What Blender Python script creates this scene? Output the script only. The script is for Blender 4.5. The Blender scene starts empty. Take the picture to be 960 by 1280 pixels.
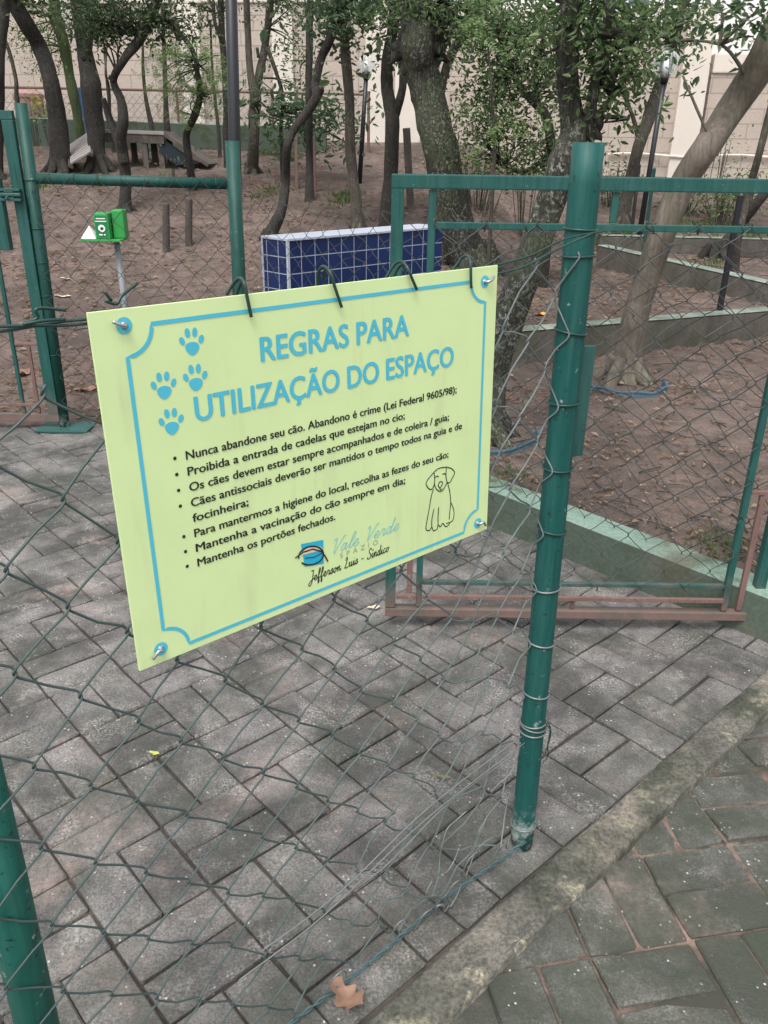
import bpy, bmesh, math, random
from mathutils import Vector, Matrix, noise as mnoise
R = math.radians
random.seed(7)
scene = bpy.context.scene
col = scene.collection

# ------------------------------------------------------------------ camera
F, PITCH, ROLL, H = 1020.0, R(24), R(0.8), 1.4      # focal length in photo pixels, height in m
cam_d = bpy.data.cameras.new('camera')
cam = bpy.data.objects.new('camera', cam_d)
col.objects.link(cam)
cam.location = (0, 0, H)
cam.rotation_euler = (Matrix.Rotation(R(90) - PITCH, 3, 'X') @ Matrix.Rotation(ROLL, 3, 'Z')).to_euler()
cam_d.sensor_fit = 'AUTO'
cam_d.sensor_width = 36
cam_d.lens = 36 * F / 1280
cam_d.clip_start = 0.05
cam_d.clip_end = 500
scene.camera = cam

# ------------------------------------------------------------------ light: overcast day
SUN_EL, SUN_AZ = R(62), R(200)
world = bpy.data.worlds.new('World')
scene.world = world
world.use_nodes = True
wn = world.node_tree
for n in list(wn.nodes):
    wn.nodes.remove(n)
sky = wn.nodes.new('ShaderNodeTexSky')
sky.sky_type = 'NISHITA'
sky.sun_disc = False
sky.sun_elevation = SUN_EL
sky.sun_rotation = SUN_AZ
sky.dust_density = 4
sky.air_density = 1.0
hsv = wn.nodes.new('ShaderNodeHueSaturation')       # cloud cover: the blue mostly gone
hsv.inputs['Saturation'].default_value = 0.18
bg = wn.nodes.new('ShaderNodeBackground')
bg.inputs['Strength'].default_value = 0.15
wo = wn.nodes.new('ShaderNodeOutputWorld')
wn.links.new(sky.outputs['Color'], hsv.inputs['Color'])
wn.links.new(hsv.outputs['Color'], bg.inputs['Color'])
wn.links.new(bg.outputs['Background'], wo.inputs['Surface'])
sun_d = bpy.data.lights.new('sun', 'SUN')
sun_d.energy = 1.0
sun_d.angle = R(25)
sun_d.color = (1.0, 0.97, 0.93)
sun = bpy.data.objects.new('sun', sun_d)
sun.rotation_euler = (R(90) - SUN_EL, 0, R(180) - SUN_AZ)
sun.location = (0, 0, 20)
col.objects.link(sun)
vs = scene.view_settings
scene.display_settings.display_device = 'sRGB'
vs.view_transform = 'Standard'
vs.look = 'None'
vs.exposure = 0.82
vs.gamma = 1
vs.use_curve_mapping = False
scene.cycles.max_bounces = 6
scene.cycles.transparent_max_bounces = 8

# ------------------------------------------------------------------ photo pixel -> point in the place
def ray(px, py):
    x, y = px - 480, 640 - py
    c, s = math.cos(ROLL), math.sin(ROLL)
    x, y = c * x - s * y, s * x + c * y
    return Vector((x, F * math.cos(PITCH) + y * math.sin(PITCH), y * math.cos(PITCH) - F * math.sin(PITCH)))
EYE = Vector((0, 0, H))
def on_z(px, py, z=0.0):
    d = ray(px, py); return EYE + d * ((z - H) / d.z)
def on_y(px, py, y):
    d = ray(px, py); return EYE + d * (y / d.y)
def depth(p):
    return p.y * math.cos(PITCH) + (H - p.z) * math.sin(PITCH)
def lerp(a, b, t): return a + (b - a) * t
def sstep(a, b, x):
    if a == b: return 1.0 if x > a else 0.0
    t = max(0.0, min(1.0, (x - a) / (b - a))); return t * t * (3 - 2 * t)
def interp(xs, ys, x):
    if x <= xs[0]: return ys[0]
    for i in range(1, len(xs)):
        if x <= xs[i]:
            return lerp(ys[i-1], ys[i], (x - xs[i-1]) / (xs[i] - xs[i-1]))
    return ys[-1]
def side(p, a, b):      # signed distance to the left of a->b
    dx, dy = b[0]-a[0], b[1]-a[1]
    return (dx*(p[1]-a[1]) - dy*(p[0]-a[0])) / math.hypot(dx, dy)

# lines of the place
POST_A = Vector((0.314, 1.351, 0))
YAW = R(48)
FD = Vector((math.sin(YAW), math.cos(YAW), 0))          # along the front fence, to the right and away
FN = Vector((math.cos(YAW), -math.sin(YAW), 0))         # its normal, towards the camera side
if FN.dot(-POST_A) < 0: FN = -FN
LEFT_POST = Vector((-1.73, 4.2, 0))
BACK_POST = Vector((-0.76, 4.27, 0))
WALL_R = Vector((1.22, 2.15, 0))
KD = ((0.45, 4.92), (2.77, 6.0), (4.6, 6.9))
KE = ((2.15, 8.75), (3.0, 6.5), (3.5, 5.2))
def ground_h(x, y):
    L = interp([4.2, 5, 6, 7, 8, 9, 10, 11, 12, 13, 14, 16], [0.0, .05, .15, .30, .48, .70, .92, 1.08, 1.21, 1.38, 1.5, 1.55], y)
    L += 0.12 * sstep(-1.3, -0.5, x) * (1 - sstep(4.4, 6.0, y))
    dD = side((x, y), KD[0], KD[1])
    dE = side((x, y), KE[0], KE[1])
    r = 0.12 + 0.03 * sstep(2.5, 5, y) + 0.15 * sstep(0.0, 0.12, dD) + 0.11 * sstep(0.0, 0.12, dE) * sstep(0.02, 0.3, dD)
    r += max(0.0, y - 9.15) * 0.15
    w = sstep(0.1, 1.3, x - 0.12 * (y - 5))
    w = max(w, 1 - sstep(3.6, 4.9, y)) if x > -0.5 else w
    z = lerp(L, r, w)
    return z + 0.025 * mnoise.noise((x * 0.9, y * 0.9, 0)) * sstep(4.3, 5.5, y) + 0.008 * mnoise.noise((x * 4, y * 4, 3))
def on_ground(px, py):
    d = ray(px, py); y = 2.2
    while y < 16:
        p = EYE + d * (y / d.y)
        if p.z <= ground_h(p.x, p.y): return p
        y += 0.02
    return p

# ------------------------------------------------------------------ object helpers
def tag(o, label=None, cat=None, group=None, kind=None):
    if label: o['label'] = label
    if cat: o['category'] = cat
    if group: o['group'] = group
    if kind: o['kind'] = kind
    return o
def thing(name, label, cat, loc, group=None):
    o = bpy.data.objects.new(name, None)
    o.empty_display_size = 0.1
    o.location = loc
    col.objects.link(o)
    return tag(o, label, cat, group)
class MB:
    def __init__(self): self.v = []; self.f = []
    def add(self, vs, fs):
        b = len(self.v); self.v += [tuple(p) for p in vs]; self.f += [tuple(i + b for i in f) for f in fs]
    def obox(self, c, ax, ay, az, bev=0.0):   # centre and three half-axes, optional chamfer
        c, ax, ay, az = Vector(c), Vector(ax), Vector(ay), Vector(az)
        if bev <= 0:
            vs = [c + sx*ax + sy*ay + sz*az for sz in (-1, 1) for sy in (-1, 1) for sx in (-1, 1)]
            self.add(vs, [(0,2,3,1), (4,5,7,6), (0,1,5,4), (2,6,7,3), (0,4,6,2), (1,3,7,5)]); return
        bm = bmesh.new(); vv = {}
        lx, ly, lz = ax.length, ay.length, az.length
        r = bmesh.ops.create_cube(bm, size=2)
        for q in bm.verts: q.co = Vector((q.co.x*lx, q.co.y*ly, q.co.z*lz))
        bmesh.ops.bevel(bm, geom=bm.edges[:], offset=min(bev, .45*min(lx, ly, lz)), segments=2, affect='EDGES', profile=0.6)
        ux, uy, uz = ax.normalized(), ay.normalized(), az.normalized()
        bm.verts.ensure_lookup_table(); bm.verts.index_update()
        self.add([c + ux*q.co.x + uy*q.co.y + uz*q.co.z for q in bm.verts], [[q.index for q in f.verts] for f in bm.faces])
        bm.free()
    def box(self, x0, y0, z0, x1, y1, z1, bev=0.0):
        self.obox(((x0+x1)/2, (y0+y1)/2, (z0+z1)/2), ((x1-x0)/2, 0, 0), (0, (y1-y0)/2, 0), (0, 0, (z1-z0)/2), bev)
    def bar(self, a, b, w, d, up=(0, 1, 0), bev=0.0):   # rectangular bar from a to b; w across, d along `up`
        a, b, up = Vector(a), Vector(b), Vector(up)
        t = (b - a); n = t.normalized()
        u = (up - n * up.dot(n)).normalized(); s = n.cross(u)
        self.obox((a + b) / 2, s * (w/2), u * (d/2), t / 2, bev)
    def tube(self, pts, rad, seg=8, cap=True, rough=0.0, rs=0.0):
        pts = [Vector(p) for p in pts]
        n = len(pts)
        if not isinstance(rad, (list, tuple)): rad = [rad] * n
        t0 = (pts[1] - pts[0]).normalized()
        u = t0.orthogonal().normalized()
        base = len(self.v)
        for i, p in enumerate(pts):
            t = (pts[min(i+1, n-1)] - pts[max(i-1, 0)])
            t = t.normalized() if t.length > 1e-9 else t0
            u = u - t * u.dot(t)
            u = u.normalized() if u.length > 1e-6 else t.orthogonal().normalized()
            w = t.cross(u)
            for k in range(seg):
                a = 2*math.pi*k/seg
                r = rad[i]
                if rough: r *= 1 + rough * mnoise.noise((math.cos(a)*1.3 + rs, math.sin(a)*1.3, (p - pts[0]).length * 5)) + rough*.6*mnoise.noise((math.cos(a)*3 + rs, math.sin(a)*3, (p - pts[0]).length * 14))
                self.v.append(tuple(p + (u*math.cos(a) + w*math.sin(a)) * r))
        for i in range(n - 1):
            for k in range(seg):
                k2 = (k + 1) % seg
                self.f.append((base+i*seg+k, base+i*seg+k2, base+(i+1)*seg+k2, base+(i+1)*seg+k))
        if cap:
            self.f.append(tuple(base + k for k in reversed(range(seg))))
            self.f.append(tuple(base + (n-1)*seg + k for k in range(seg)))
    def build(self, name, mat, parent=None, loc=None, smooth=False):
        o0 = Vector(parent.location) if parent is not None else Vector(loc or (0, 0, 0))
        if parent is not None and parent.parent is not None:
            o0 = o0 + Vector(parent.parent.location)
        me = bpy.data.meshes.new(name)
        me.from_pydata([tuple(Vector(p) - o0) for p in self.v], [], self.f)
        me.materials.append(mat)
        if smooth:
            me.polygons.foreach_set('use_smooth', [True] * len(me.polygons))
        me.update()
        o = bpy.data.objects.new(name, me)
        col.objects.link(o)
        if parent is not None: o.parent = parent
        else: o.location = o0
        return o
def spline(pts, n=6):
    P = [Vector(p) for p in pts]
    if len(P) < 3: return [P[0].lerp(P[-1], k / n) for k in range(n + 1)]
    out = []
    for i in range(len(P) - 1):
        p0, p1, p2, p3 = P[max(i-1, 0)], P[i], P[i+1], P[min(i+2, len(P)-1)]
        for k in range(n):
            t = k / n
            out.append(0.5 * ((2*p1) + (p2-p0)*t + (2*p0-5*p1+4*p2-p3)*t*t + (3*p1-p0-3*p2+p3)*t*t*t))
    out.append(P[-1]); return out
def splr(vals, n=6):
    out = []
    for i in range(len(vals) - 1):
        for k in range(n): out.append(lerp(vals[i], vals[i+1], k / n))
    out.append(vals[-1]); return out

# ------------------------------------------------------------------ materials
def mat_new(name):
    m = bpy.data.materials.new(name); m.use_nodes = True
    nt = m.node_tree
    b = nt.nodes['Principled BSDF']
    return m, nt, b
class G:
    """tiny node-graph helper"""
    def __init__(self, nt): self.nt = nt; self.L = nt.links
        
    def n(self, t, **kw):
        q = self.nt.nodes.new(t)
        for k, v in kw.items(): setattr(q, k, v)
        return q
    def coord(self, scale=(1, 1, 1), kind='Object'):
        tc = self.n('ShaderNodeTexCoord'); mp = self.n('ShaderNodeMapping')
        mp.inputs['Scale'].default_value = scale
        self.L.new(tc.outputs[kind], mp.inputs['Vector']); return mp.outputs['Vector']
    def noise(self, vec, scale, detail=4, rough=.55, dist=0.0):
        q = self.n('ShaderNodeTexNoise')
        q.inputs['Scale'].default_value = scale; q.inputs['Detail'].default_value = detail
        q.inputs['Roughness'].default_value = rough; q.inputs['Distortion'].default_value = dist
        if vec is not None: self.L.new(vec, q.inputs['Vector'])
        return q.outputs['Fac']
    def voro(self, vec, scale, feature='F1', out='Distance'):
        q = self.n('ShaderNodeTexVoronoi', feature=feature)
        q.inputs['Scale'].default_value = scale
        self.L.new(vec, q.inputs['Vector']); return q.outputs[out]
    def ramp(self, fac, stops):
        q = self.n('ShaderNodeValToRGB')
        cr = q.color_ramp
        while len(cr.elements) < len(stops): cr.elements.new(0.5)
        for e, (p, c) in zip(cr.elements, stops):
            e.position = p
            e.color = (c, c, c, 1) if not isinstance(c, (tuple, list)) else (*c, 1)
        self.L.new(fac, q.inputs['Fac']); return q.outputs['Color']
    def mix(self, fac, a, b, mode='MIX'):
        q = self.n('ShaderNodeMix', data_type='RGBA', blend_type=mode)
        for s, v in (('Factor', fac), ('A', a), ('B', b)):
            sock = [i for i in q.inputs if i.name == s and (i.type == 'RGBA' or s == 'Factor')][0]
            if s == 'Factor': sock = q.inputs[0]
            if isinstance(v, (int, float)): sock.default_value = v
            elif isinstance(v, tuple): sock.default_value = (*v, 1)
            else: self.L.new(v, sock)
        return [o for o in q.outputs if o.type == 'RGBA'][0]
    def math(self, op, a, b=0.0):
        q = self.n('ShaderNodeMath', operation=op)
        for i, v in enumerate((a, b)):
            if isinstance(v, (int, float)): q.inputs[i].default_value = v
            else: self.L.new(v, q.inputs[i])
        return q.outputs[0]
    def bump(self, h, strength, dist, bsdf):
        q = self.n('ShaderNodeBump')
        q.inputs['Strength'].default_value = strength; q.inputs['Distance'].default_value = dist
        self.L.new(h, q.inputs['Height']); self.L.new(q.outputs['Normal'], bsdf.inputs['Normal'])
    def island(self):
        return self.n('ShaderNodeNewGeometry').outputs['Random Per Island']
    def pos(self):
        return self.n('ShaderNodeNewGeometry').outputs['Position']
    def sep(self, vec, ax):
        q = self.n('ShaderNodeSeparateXYZ'); self.L.new(vec, q.inputs[0]); return q.outputs[ax]

def m_plain(name, c, rough=.6, metal=0.0, var=0.12, scale=8):
    m, nt, b = mat_new(name); g = G(nt)
    n = g.noise(g.coord(), scale, 5)
    colr = g.mix(n, tuple(x*(1-var) for x in c), tuple(min(1, x*(1+var)) for x in c))
    g.L.new(colr, b.inputs['Base Color'])
    b.inputs['Roughness'].default_value = rough; b.inputs['Metallic'].default_value = metal
    return m
def m_pavers(name, lo, hi, moss_amt, pink_amt, wear=.75):
    m, nt, b = mat_new(name); g = G(nt); p = g.coord()
    base = g.mix(g.island(), lo, hi)
    blot = g.noise(p, 9, 7, .7)
    base = g.mix(g.ramp(blot, [(.35, 0.0), (.70, .8)]), base, tuple(x*1.5 for x in hi))
    dark = g.noise(p, 3.2, 6, .66, .3)
    base = g.mix(g.ramp(dark, [(.42, .75), (.58, 0.0)]), base, tuple(x*.42 for x in lo))
    grain = g.noise(p, 210, 3, .75)
    base = g.mix(.85, base, g.ramp(grain, [(.28, .12), (.5, .5), (.72, .92)]), 'OVERLAY')
    # rubbed places where the pale aggregate shows
    rub = g.math('MULTIPLY', g.ramp(g.noise(p, 7.5, 5, .65, .4), [(.50, 0.0), (.64, 1.0)]), g.ramp(g.noise(p, 170, 4, .7), [(.46, 0.0), (.60, 1.0)]))
    base = g.mix(g.math('MULTIPLY', rub, wear), base, (.40, .375, .345))
    pink = g.noise(p, 2.6, 5, .7, .4)
    base = g.mix(g.math('MULTIPLY', g.math('MULTIPLY', g.ramp(pink, [(.54, 0.0), (.70, 1.0)]), g.ramp(g.noise(p, 60, 4, .7), [(.36, .25), (.6, 1.0)])), pink_amt), base, (.38, .275, .24))
    moss = g.noise(p, 4.2, 7, .72, .3)
    base = g.mix(g.math('MULTIPLY', g.ramp(moss, [(.44, 0.0), (.60, 1.0)]), moss_amt), base, (.040, .050, .033))
    # damp green band where water stands beside the kerb strip
    px_, py_ = g.sep(p, 'X'), g.sep(p, 'Y')
    ds = g.math('SUBTRACT', g.math('MULTIPLY', g.math('SUBTRACT', py_, .992), .731), g.math('MULTIPLY', g.math('SUBTRACT', px_, .097), .683))
    mr = g.n('ShaderNodeMapRange'); mr.inputs['From Min'].default_value = .42; mr.inputs['From Max'].default_value = .0
    g.L.new(g.math('ADD', ds, g.math('MULTIPLY', px_, .28)), mr.inputs['Value'])
    dm = g.math('MULTIPLY', mr.outputs[0], g.ramp(g.noise(p, 8, 6, .72), [(.34, 0.0), (.56, 1.0)]))
    base = g.mix(g.math('MULTIPLY', dm, .62), base, (.050, .056, .040))
    sp = g.voro(p, 75)
    spk = g.math('MULTIPLY', g.ramp(sp, [(.13, 1.0), (.22, 0.0)]), g.ramp(g.noise(p, 26, 3, .6), [(.55, 0.0), (.64, 1.0)]))
    base = g.mix(g.math('MULTIPLY', spk, .8), base, (.58, .56, .52))
    g.L.new(base, b.inputs['Base Color'])
    b.inputs['Roughness'].default_value = .86
    hgt = g.math('ADD', g.math('MULTIPLY', grain, .5), g.math('MULTIPLY', g.noise(p, 55, 5, .65), 1.0))
    g.bump(hgt, .8, .005, b)
    return m
M = {}
M['paver'] = m_pavers('grey_paver', (.096, .091, .087), (.158, .149, .143), .45, .65)
M['paver_low'] = m_pavers('mossy_paver', (.070, .072, .064), (.125, .123, .112), .85, .7, .6)
def m_soil(name, c1, c2, bumpd=.035, sc=6):
    m, nt, b = mat_new(name); g = G(nt); p = g.coord()
    n = g.noise(p, sc, 8, .68)
    base = g.ramp(n, [(.34, c1), (.66, c2)])
    n2 = g.noise(p, .8, 4, .6)
    base = g.mix(g.ramp(n2, [(.38, .6), (.58, 0.0)]), base, tuple(x*.5 for x in c1))
    n4 = g.noise(p, 2.6, 6, .7, .6)
    base = g.mix(g.ramp(n4, [(.52, 0.0), (.68, .5)]), base, tuple(min(1, x*1.25) for x in c2))
    n3 = g.noise(p, 55, 5, .7)
    base = g.mix(.6, base, g.ramp(n3, [(.3, .25), (.5, .5), (.72, .8)]), 'OVERLAY')
    g.L.new(base, b.inputs['Base Color']); b.inputs['Roughness'].default_value = .95
    g.bump(g.math('ADD', g.math('MULTIPLY', g.noise(p, 18, 6, .7), 1.0), g.math('MULTIPLY', n3, .35)), .8, bumpd, b)
    return m
M['soil'] = m_soil('red_brown_soil', (.084, .062, .052), (.188, .138, .117))
M['mortar'] = m_soil('reddish_joint_sand', (.135, .092, .074), (.235, .165, .135), .006, 14)
nt = M['mortar'].node_tree; g = G(nt); b = nt.nodes['Principled BSDF']
src = b.inputs['Base Color'].links[0].from_socket
mo = g.ramp(g.noise(g.coord(), 6.5, 6, .7, .4), [(.42, 1.0), (.56, 0.0)])
g.L.new(g.mix(mo, src, (.045, .045, .035)), b.inputs['Base Color'])
M['sand'] = m_soil('grey_joint_sand', (.038, .031, .027), (.105, .082, .068), .006, 9)
def m_kerb():
    m, nt, b = mat_new('worn_kerb_concrete'); g = G(nt); p = g.coord()
    n = g.noise(p, 5, 7, .7)
    base = g.ramp(n, [(.3, (.062, .060, .050)), (.52, (.125, .118, .100)), (.75, (.225, .205, .175))])
    li = g.noise(p, 9, 5, .6, .5)
    base = g.mix(g.math('MULTIPLY', g.ramp(li, [(.54, 0.0), (.60, 1.0)]), g.ramp(g.noise(p, 70, 4, .7), [(.42, .1), (.56, .95)])), base, (.36, .33, .235))
    wn_ = g.noise(p, 2.4, 4, .6)
    base = g.mix(g.ramp(wn_, [(.52, 0.0), (.62, .6)]), base, (.27, .225, .18))
    mo = g.noise(p, 3.3, 5, .6)
    base = g.mix(g.ramp(mo, [(.46, 0.0), (.58, .85)]), base, (.035, .042, .028))
    fine = g.noise(p, 110, 4, .7)
    base = g.mix(.75, base, g.ramp(fine, [(.32, .15), (.5, .5), (.68, .85)]), 'OVERLAY')
    g.L.new(base, b.inputs['Base Color']); b.inputs['Roughness'].default_value = .92
    g.bump(g.math('ADD', fine, g.noise(p, 30, 4)), .7, .006, b)
    return m
M['kerb'] = m_kerb()
def m_paint(name, c, rust=None, rust_lo=0, rust_hi=0, worn=.5, rough=.52, white_below=None):
    """enamel on steel; rust/scuffs keyed on height above the ground"""
    m, nt, b = mat_new(name); g = G(nt); p = g.pos(); z = g.sep(p, 'Z')
    n = g.noise(p, 9, 6, .65)
    base = g.mix(n, tuple(x*.72 for x in c), tuple(x*1.28 for x in c))
    vs_ = g.n('ShaderNodeMapping'); vs_.inputs['Scale'].default_value = (60, 60, 3.5); g.L.new(p, vs_.inputs['Vector'])
    base = g.mix(g.ramp(g.noise(vs_.outputs[0], 1, 5, .7), [(.45, 0.0), (.75, .55)]), base, tuple(min(1, x*1.35 + .035) for x in c))
    base = g.mix(g.ramp(g.noise(vs_.outputs[0], 1.7, 4, .6), [(.56, 0.0), (.74, .6)]), base, tuple(x*.45 for x in c))
    fade = g.noise(p, 2.5, 3)
    base = g.mix(g.ramp(fade, [(.5, 0.0), (.8, .35)]), base, tuple(min(1, x*1.2 + .05) for x in c))
    chips = g.noise(p, 42, 5, .72)
    mask = g.math('MULTIPLY', g.ramp(chips, [(.645, 0.0), (.675, 1.0)]), worn)
    base = g.mix(mask, base, (.30, .36, .33))
    spots = g.noise(p, 80, 4, .65)
    base = g.mix(g.math('MULTIPLY', g.ramp(spots, [(.63, 0.0), (.66, 1.0)]), worn), base, (.012, .03, .028))
    rs = b.inputs['Roughness']; rs.default_value = rough; b.inputs['Specular IOR Level'].default_value = .3
    if rust:
        mr = g.n('ShaderNodeMapRange')
        mr.inputs['From Min'].default_value = rust_hi; mr.inputs['From Max'].default_value = rust_lo
        g.L.new(g.math('ADD', z, g.math('MULTIPLY', g.math('SUBTRACT', g.noise(p, 12, 5, .7), .5), .22)), mr.inputs['Value'])
        rc = g.mix(g.noise(p, 25, 5, .7), tuple(x*.75 for x in rust), tuple(x*1.3 for x in rust))
        base = g.mix(mr.outputs[0], base, rc)
    if white_below:
        mr = g.n('ShaderNodeMapRange')
        mr.inputs['From Min'].default_value = white_below; mr.inputs['From Max'].default_value = white_below * .3
        g.L.new(z, mr.inputs['Value'])
        wm = g.math('MULTIPLY', mr.outputs[0], g.ramp(g.noise(p, 38, 5, .7), [(.42, 0.0), (.56, 1.0)]))
        base = g.mix(wm, base, (.42, .46, .44))
    g.L.new(base, b.inputs['Base Color'])
    g.bump(g.noise(p, 70, 4, .6), .18, .002, b)
    return m
GREEN = (.007, .075, .066)
M['post'] = m_paint('green_enamel', GREEN, white_below=.12, worn=.8)
M['post_old'] = m_paint('scuffed_green_enamel', (.014, .115, .09), rust=(.20, .17, .10), rust_lo=.0, rust_hi=.16, worn=1.0)
M['post_dark'] = m_paint('dark_green_enamel', (.006, .055, .044), worn=.4, white_below=.1)
M['gate'] = m_paint('green_gate_paint', (.014, .078, .068), rust=(.185, .115, .098), rust_lo=.03, rust_hi=.20, worn=.35)
M['rust'] = m_paint('rusty_paint', (.165, .098, .085), worn=.6, rough=.75)
M['lockplate'] = m_paint('grey_green_paint', (.025, .09, .082), worn=.5)
M['wire'] = m_plain('green_coated_wire', (.030, .058, .054), .5, 0, .35, 25)
M['wire_far'] = m_plain('dull_wire', (.055, .062, .06), .55, .2, .35, 25)
M['wire_grey'] = m_plain('galvanised_wire', (.20, .22, .215), .45, .5, .3, 30)
M['hook'] = m_plain('dark_green_wire', (.016, .05, .042), .4, 0, .3, 30)
M['cable'] = m_plain('blue_green_wire', (.05, .105, .115), .5, 0, .35, 30)
M['wire_old'] = None
def m_mesh_wire():
    m, nt, b = mat_new('weathered_mesh_wire'); g = G(nt); p = g.pos(); z = g.sep(p, 'Z')
    n = g.noise(p, 14, 4, .7)
    a = g.mix(n, (.030, .060, .057), (.075, .104, .102))
    c = g.mix(n, (.075, .105, .105), (.24, .26, .255))
    x = g.sep(p, 'X')
    mr = g.n('ShaderNodeMapRange'); mr.inputs['From Min'].default_value = -.12; mr.inputs['From Max'].default_value = .42
    g.L.new(g.math('ADD', x, g.math('MULTIPLY', g.math('SUBTRACT', n, .5), .25)), mr.inputs['Value'])
    g.L.new(g.mix(mr.outputs[0], a, c), b.inputs['Base Color'])
    b.inputs['Roughness'].default_value = .5
    return m
M['mesh'] = m_mesh_wire()
M['gate_wire'] = m_plain('gate_mesh_wire', (.065, .075, .072), .5, .2, .4, 20)
def m_bark(name, c1, c2, lichen=0.0, moss=0.0, sc=10, crack=.5):
    m, nt, b = mat_new(name); g = G(nt); p = g.coord((1, 1, .16))
    po = g.coord()
    wp = g.n('ShaderNodeVectorMath', operation='ADD')      # bent fissures
    nz = g.n('ShaderNodeTexNoise'); nz.inputs['Scale'].default_value = sc*.6; g.L.new(po, nz.inputs['Vector'])
    sc_ = g.n('ShaderNodeVectorMath', operation='SCALE'); sc_.inputs['Scale'].default_value = .06; g.L.new(nz.outputs['Color'], sc_.inputs[0])
    g.L.new(p, wp.inputs[0]); g.L.new(sc_.outputs[0], wp.inputs[1]); pw = wp.outputs[0]
    n = g.noise(pw, sc*2.4, 8, .72, .8)
    base = g.ramp(n, [(.32, c1), (.68, c2)])
    base = g.mix(g.ramp(g.noise(po, 2.2, 5, .6), [(.42, .55), (.6, 0.0)]), base, tuple(x*.45 for x in c1))
    v = g.voro(pw, sc*3.2, 'DISTANCE_TO_EDGE')
    base = g.mix(g.math('MULTIPLY', g.ramp(v, [(.0, 1.0), (.14, 0.0)]), crack), base, tuple(x*.35 for x in c1))
    if lichen:
        l = g.noise(po, 42, 6, .75, .4)
        base = g.mix(g.math('MULTIPLY', g.math('MULTIPLY', g.ramp(l, [(.54, 0.0), (.58, 1.0)]), g.ramp(g.noise(po, 5, 4, .6), [(.40, .15), (.62, 1.0)])), lichen), base, (.33, .335, .28))
    if moss:
        k = g.noise(po, 3, 6, .68)
        base = g.mix(g.math('MULTIPLY', g.ramp(k, [(.44, 0.0), (.62, 1.0)]), moss), base, (.055, .075, .028))
    g.L.new(base, b.inputs['Base Color']); b.inputs['Roughness'].default_value = .93
    g.bump(g.math('ADD', g.math('MULTIPLY', g.ramp(v, [(0, 0.0), (.2, 1.0)]), .5*crack), n), .8, .014, b)
    return m
M['bark_dark'] = m_bark('dark_bark', (.018, .015, .014), (.055, .045, .040), .12, .12)
M['bark_brown'] = m_bark('brown_bark', (.04, .032, .027), (.115, .093, .077), .25, .25)
M['bark_grey'] = m_bark('grey_bark', (.07, .058, .048), (.17, .142, .12), .3, .3)
M['bark_lichen'] = m_bark('lichened_bark', (.026, .026, .021), (.085, .080, .064), .85, .4, 12, .8)
M['bark_pale'] = m_bark('pale_smooth_bark', (.085, .069, .055), (.275, .230, .188), .2, .3, 7, .25)
M['bark_moss'] = m_bark('mossy_bark', (.05, .075, .028), (.10, .14, .05), .1, .9)
def m_leaf(name, c1, c2, c3):
    m, nt, b = mat_new(name); g = G(nt)
    base = g.ramp(g.island(), [(0, c1), (.6, c2), (1, c3)])
    g.L.new(base, b.inputs['Base Color'])
    b.inputs['Roughness'].default_value = .5
    tr = g.n('ShaderNodeBsdfTranslucent')
    g.L.new(g.mix(.5, base, (.25, .4, .05), 'MULTIPLY'), tr.inputs['Color'])
    g.L.new(base, tr.inputs['Color'])
    mx = g.n('ShaderNodeMixShader'); mx.inputs[0].default_value = .52
    out = nt.nodes['Material Output']
    g.L.new(b.outputs[0], mx.inputs[1]); g.L.new(tr.outputs[0], mx.inputs[2]); g.L.new(mx.outputs[0], out.inputs['Surface'])
    return m
M['leaf_dark'] = m_leaf('dark_foliage', (.040, .070, .032), (.075, .12, .055), (.14, .19, .085))
M['leaf_mid'] = m_leaf('mid_green_foliage', (.075, .130, .055), (.135, .205, .085), (.23, .32, .14))
M['leaf_blue'] = m_leaf('blue_green_foliage', (.065, .12, .068), (.12, .19, .10), (.21, .29, .15))
M['leaf_light'] = m_leaf('light_feathery_foliage', (.11, .19, .07), (.18, .28, .10), (.27, .39, .16))
M['leaf_yellow'] = m_leaf('yellow_foliage', (.40, .33, .04), (.5, .42, .06), (.55, .5, .15))
M['litter'] = m_leaf('dry_litter', (.20, .12, .075), (.30, .20, .13), (.45, .36, .27))
M['grass'] = m_leaf('grass_blades', (.06, .10, .03), (.10, .155, .05), (.17, .21, .08))
M['dry_leaf'] = m_plain('dry_brown_leaf', (.23, .135, .092), .75, 0, .65, 50)
M['cream_leaf'] = m_plain('cream_leaf', (.60, .52, .38), .7, 0, .25, 30)
M['yellow_leaf'] = m_plain('yellow_green_leaf', (.42, .43, .10), .6, 0, .25, 40)
M['orange_leaf'] = m_plain('orange_leaf', (.62, .28, .04), .6, 0, .2, 40)
def m_wallpaint():
    m, nt, b = mat_new('green_painted_concrete'); g = G(nt); p = g.pos()
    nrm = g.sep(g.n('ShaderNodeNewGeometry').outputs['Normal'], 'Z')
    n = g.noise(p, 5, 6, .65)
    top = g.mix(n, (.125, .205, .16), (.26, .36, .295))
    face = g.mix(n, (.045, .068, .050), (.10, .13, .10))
    base = g.mix(g.ramp(nrm, [(.3, 0.0), (.7, 1.0)]), face, top)      # paler green on upward faces, darker green on the sides
    mo = g.noise(p, 4, 6, .7)
    base = g.mix(g.ramp(mo, [(.5, 0.0), (.64, .8)]), base, (.045, .055, .022))
    st = g.noise(p, 2.2, 4, .6)
    base = g.mix(g.ramp(st, [(.56, 0.0), (.7, .5)]), base, (.15, .13, .11))
    fine = g.noise(p, 80, 4, .7)
    base = g.mix(.45, base, g.ramp(fine, [(.3, .3), (.5, .5), (.7, .75)]), 'OVERLAY')
    g.L.new(base, b.inputs['Base Color']); b.inputs['Roughness'].default_value = .85
    g.bump(fine, .4, .004, b)
    return m
M['wallpaint'] = m_wallpaint()
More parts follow.
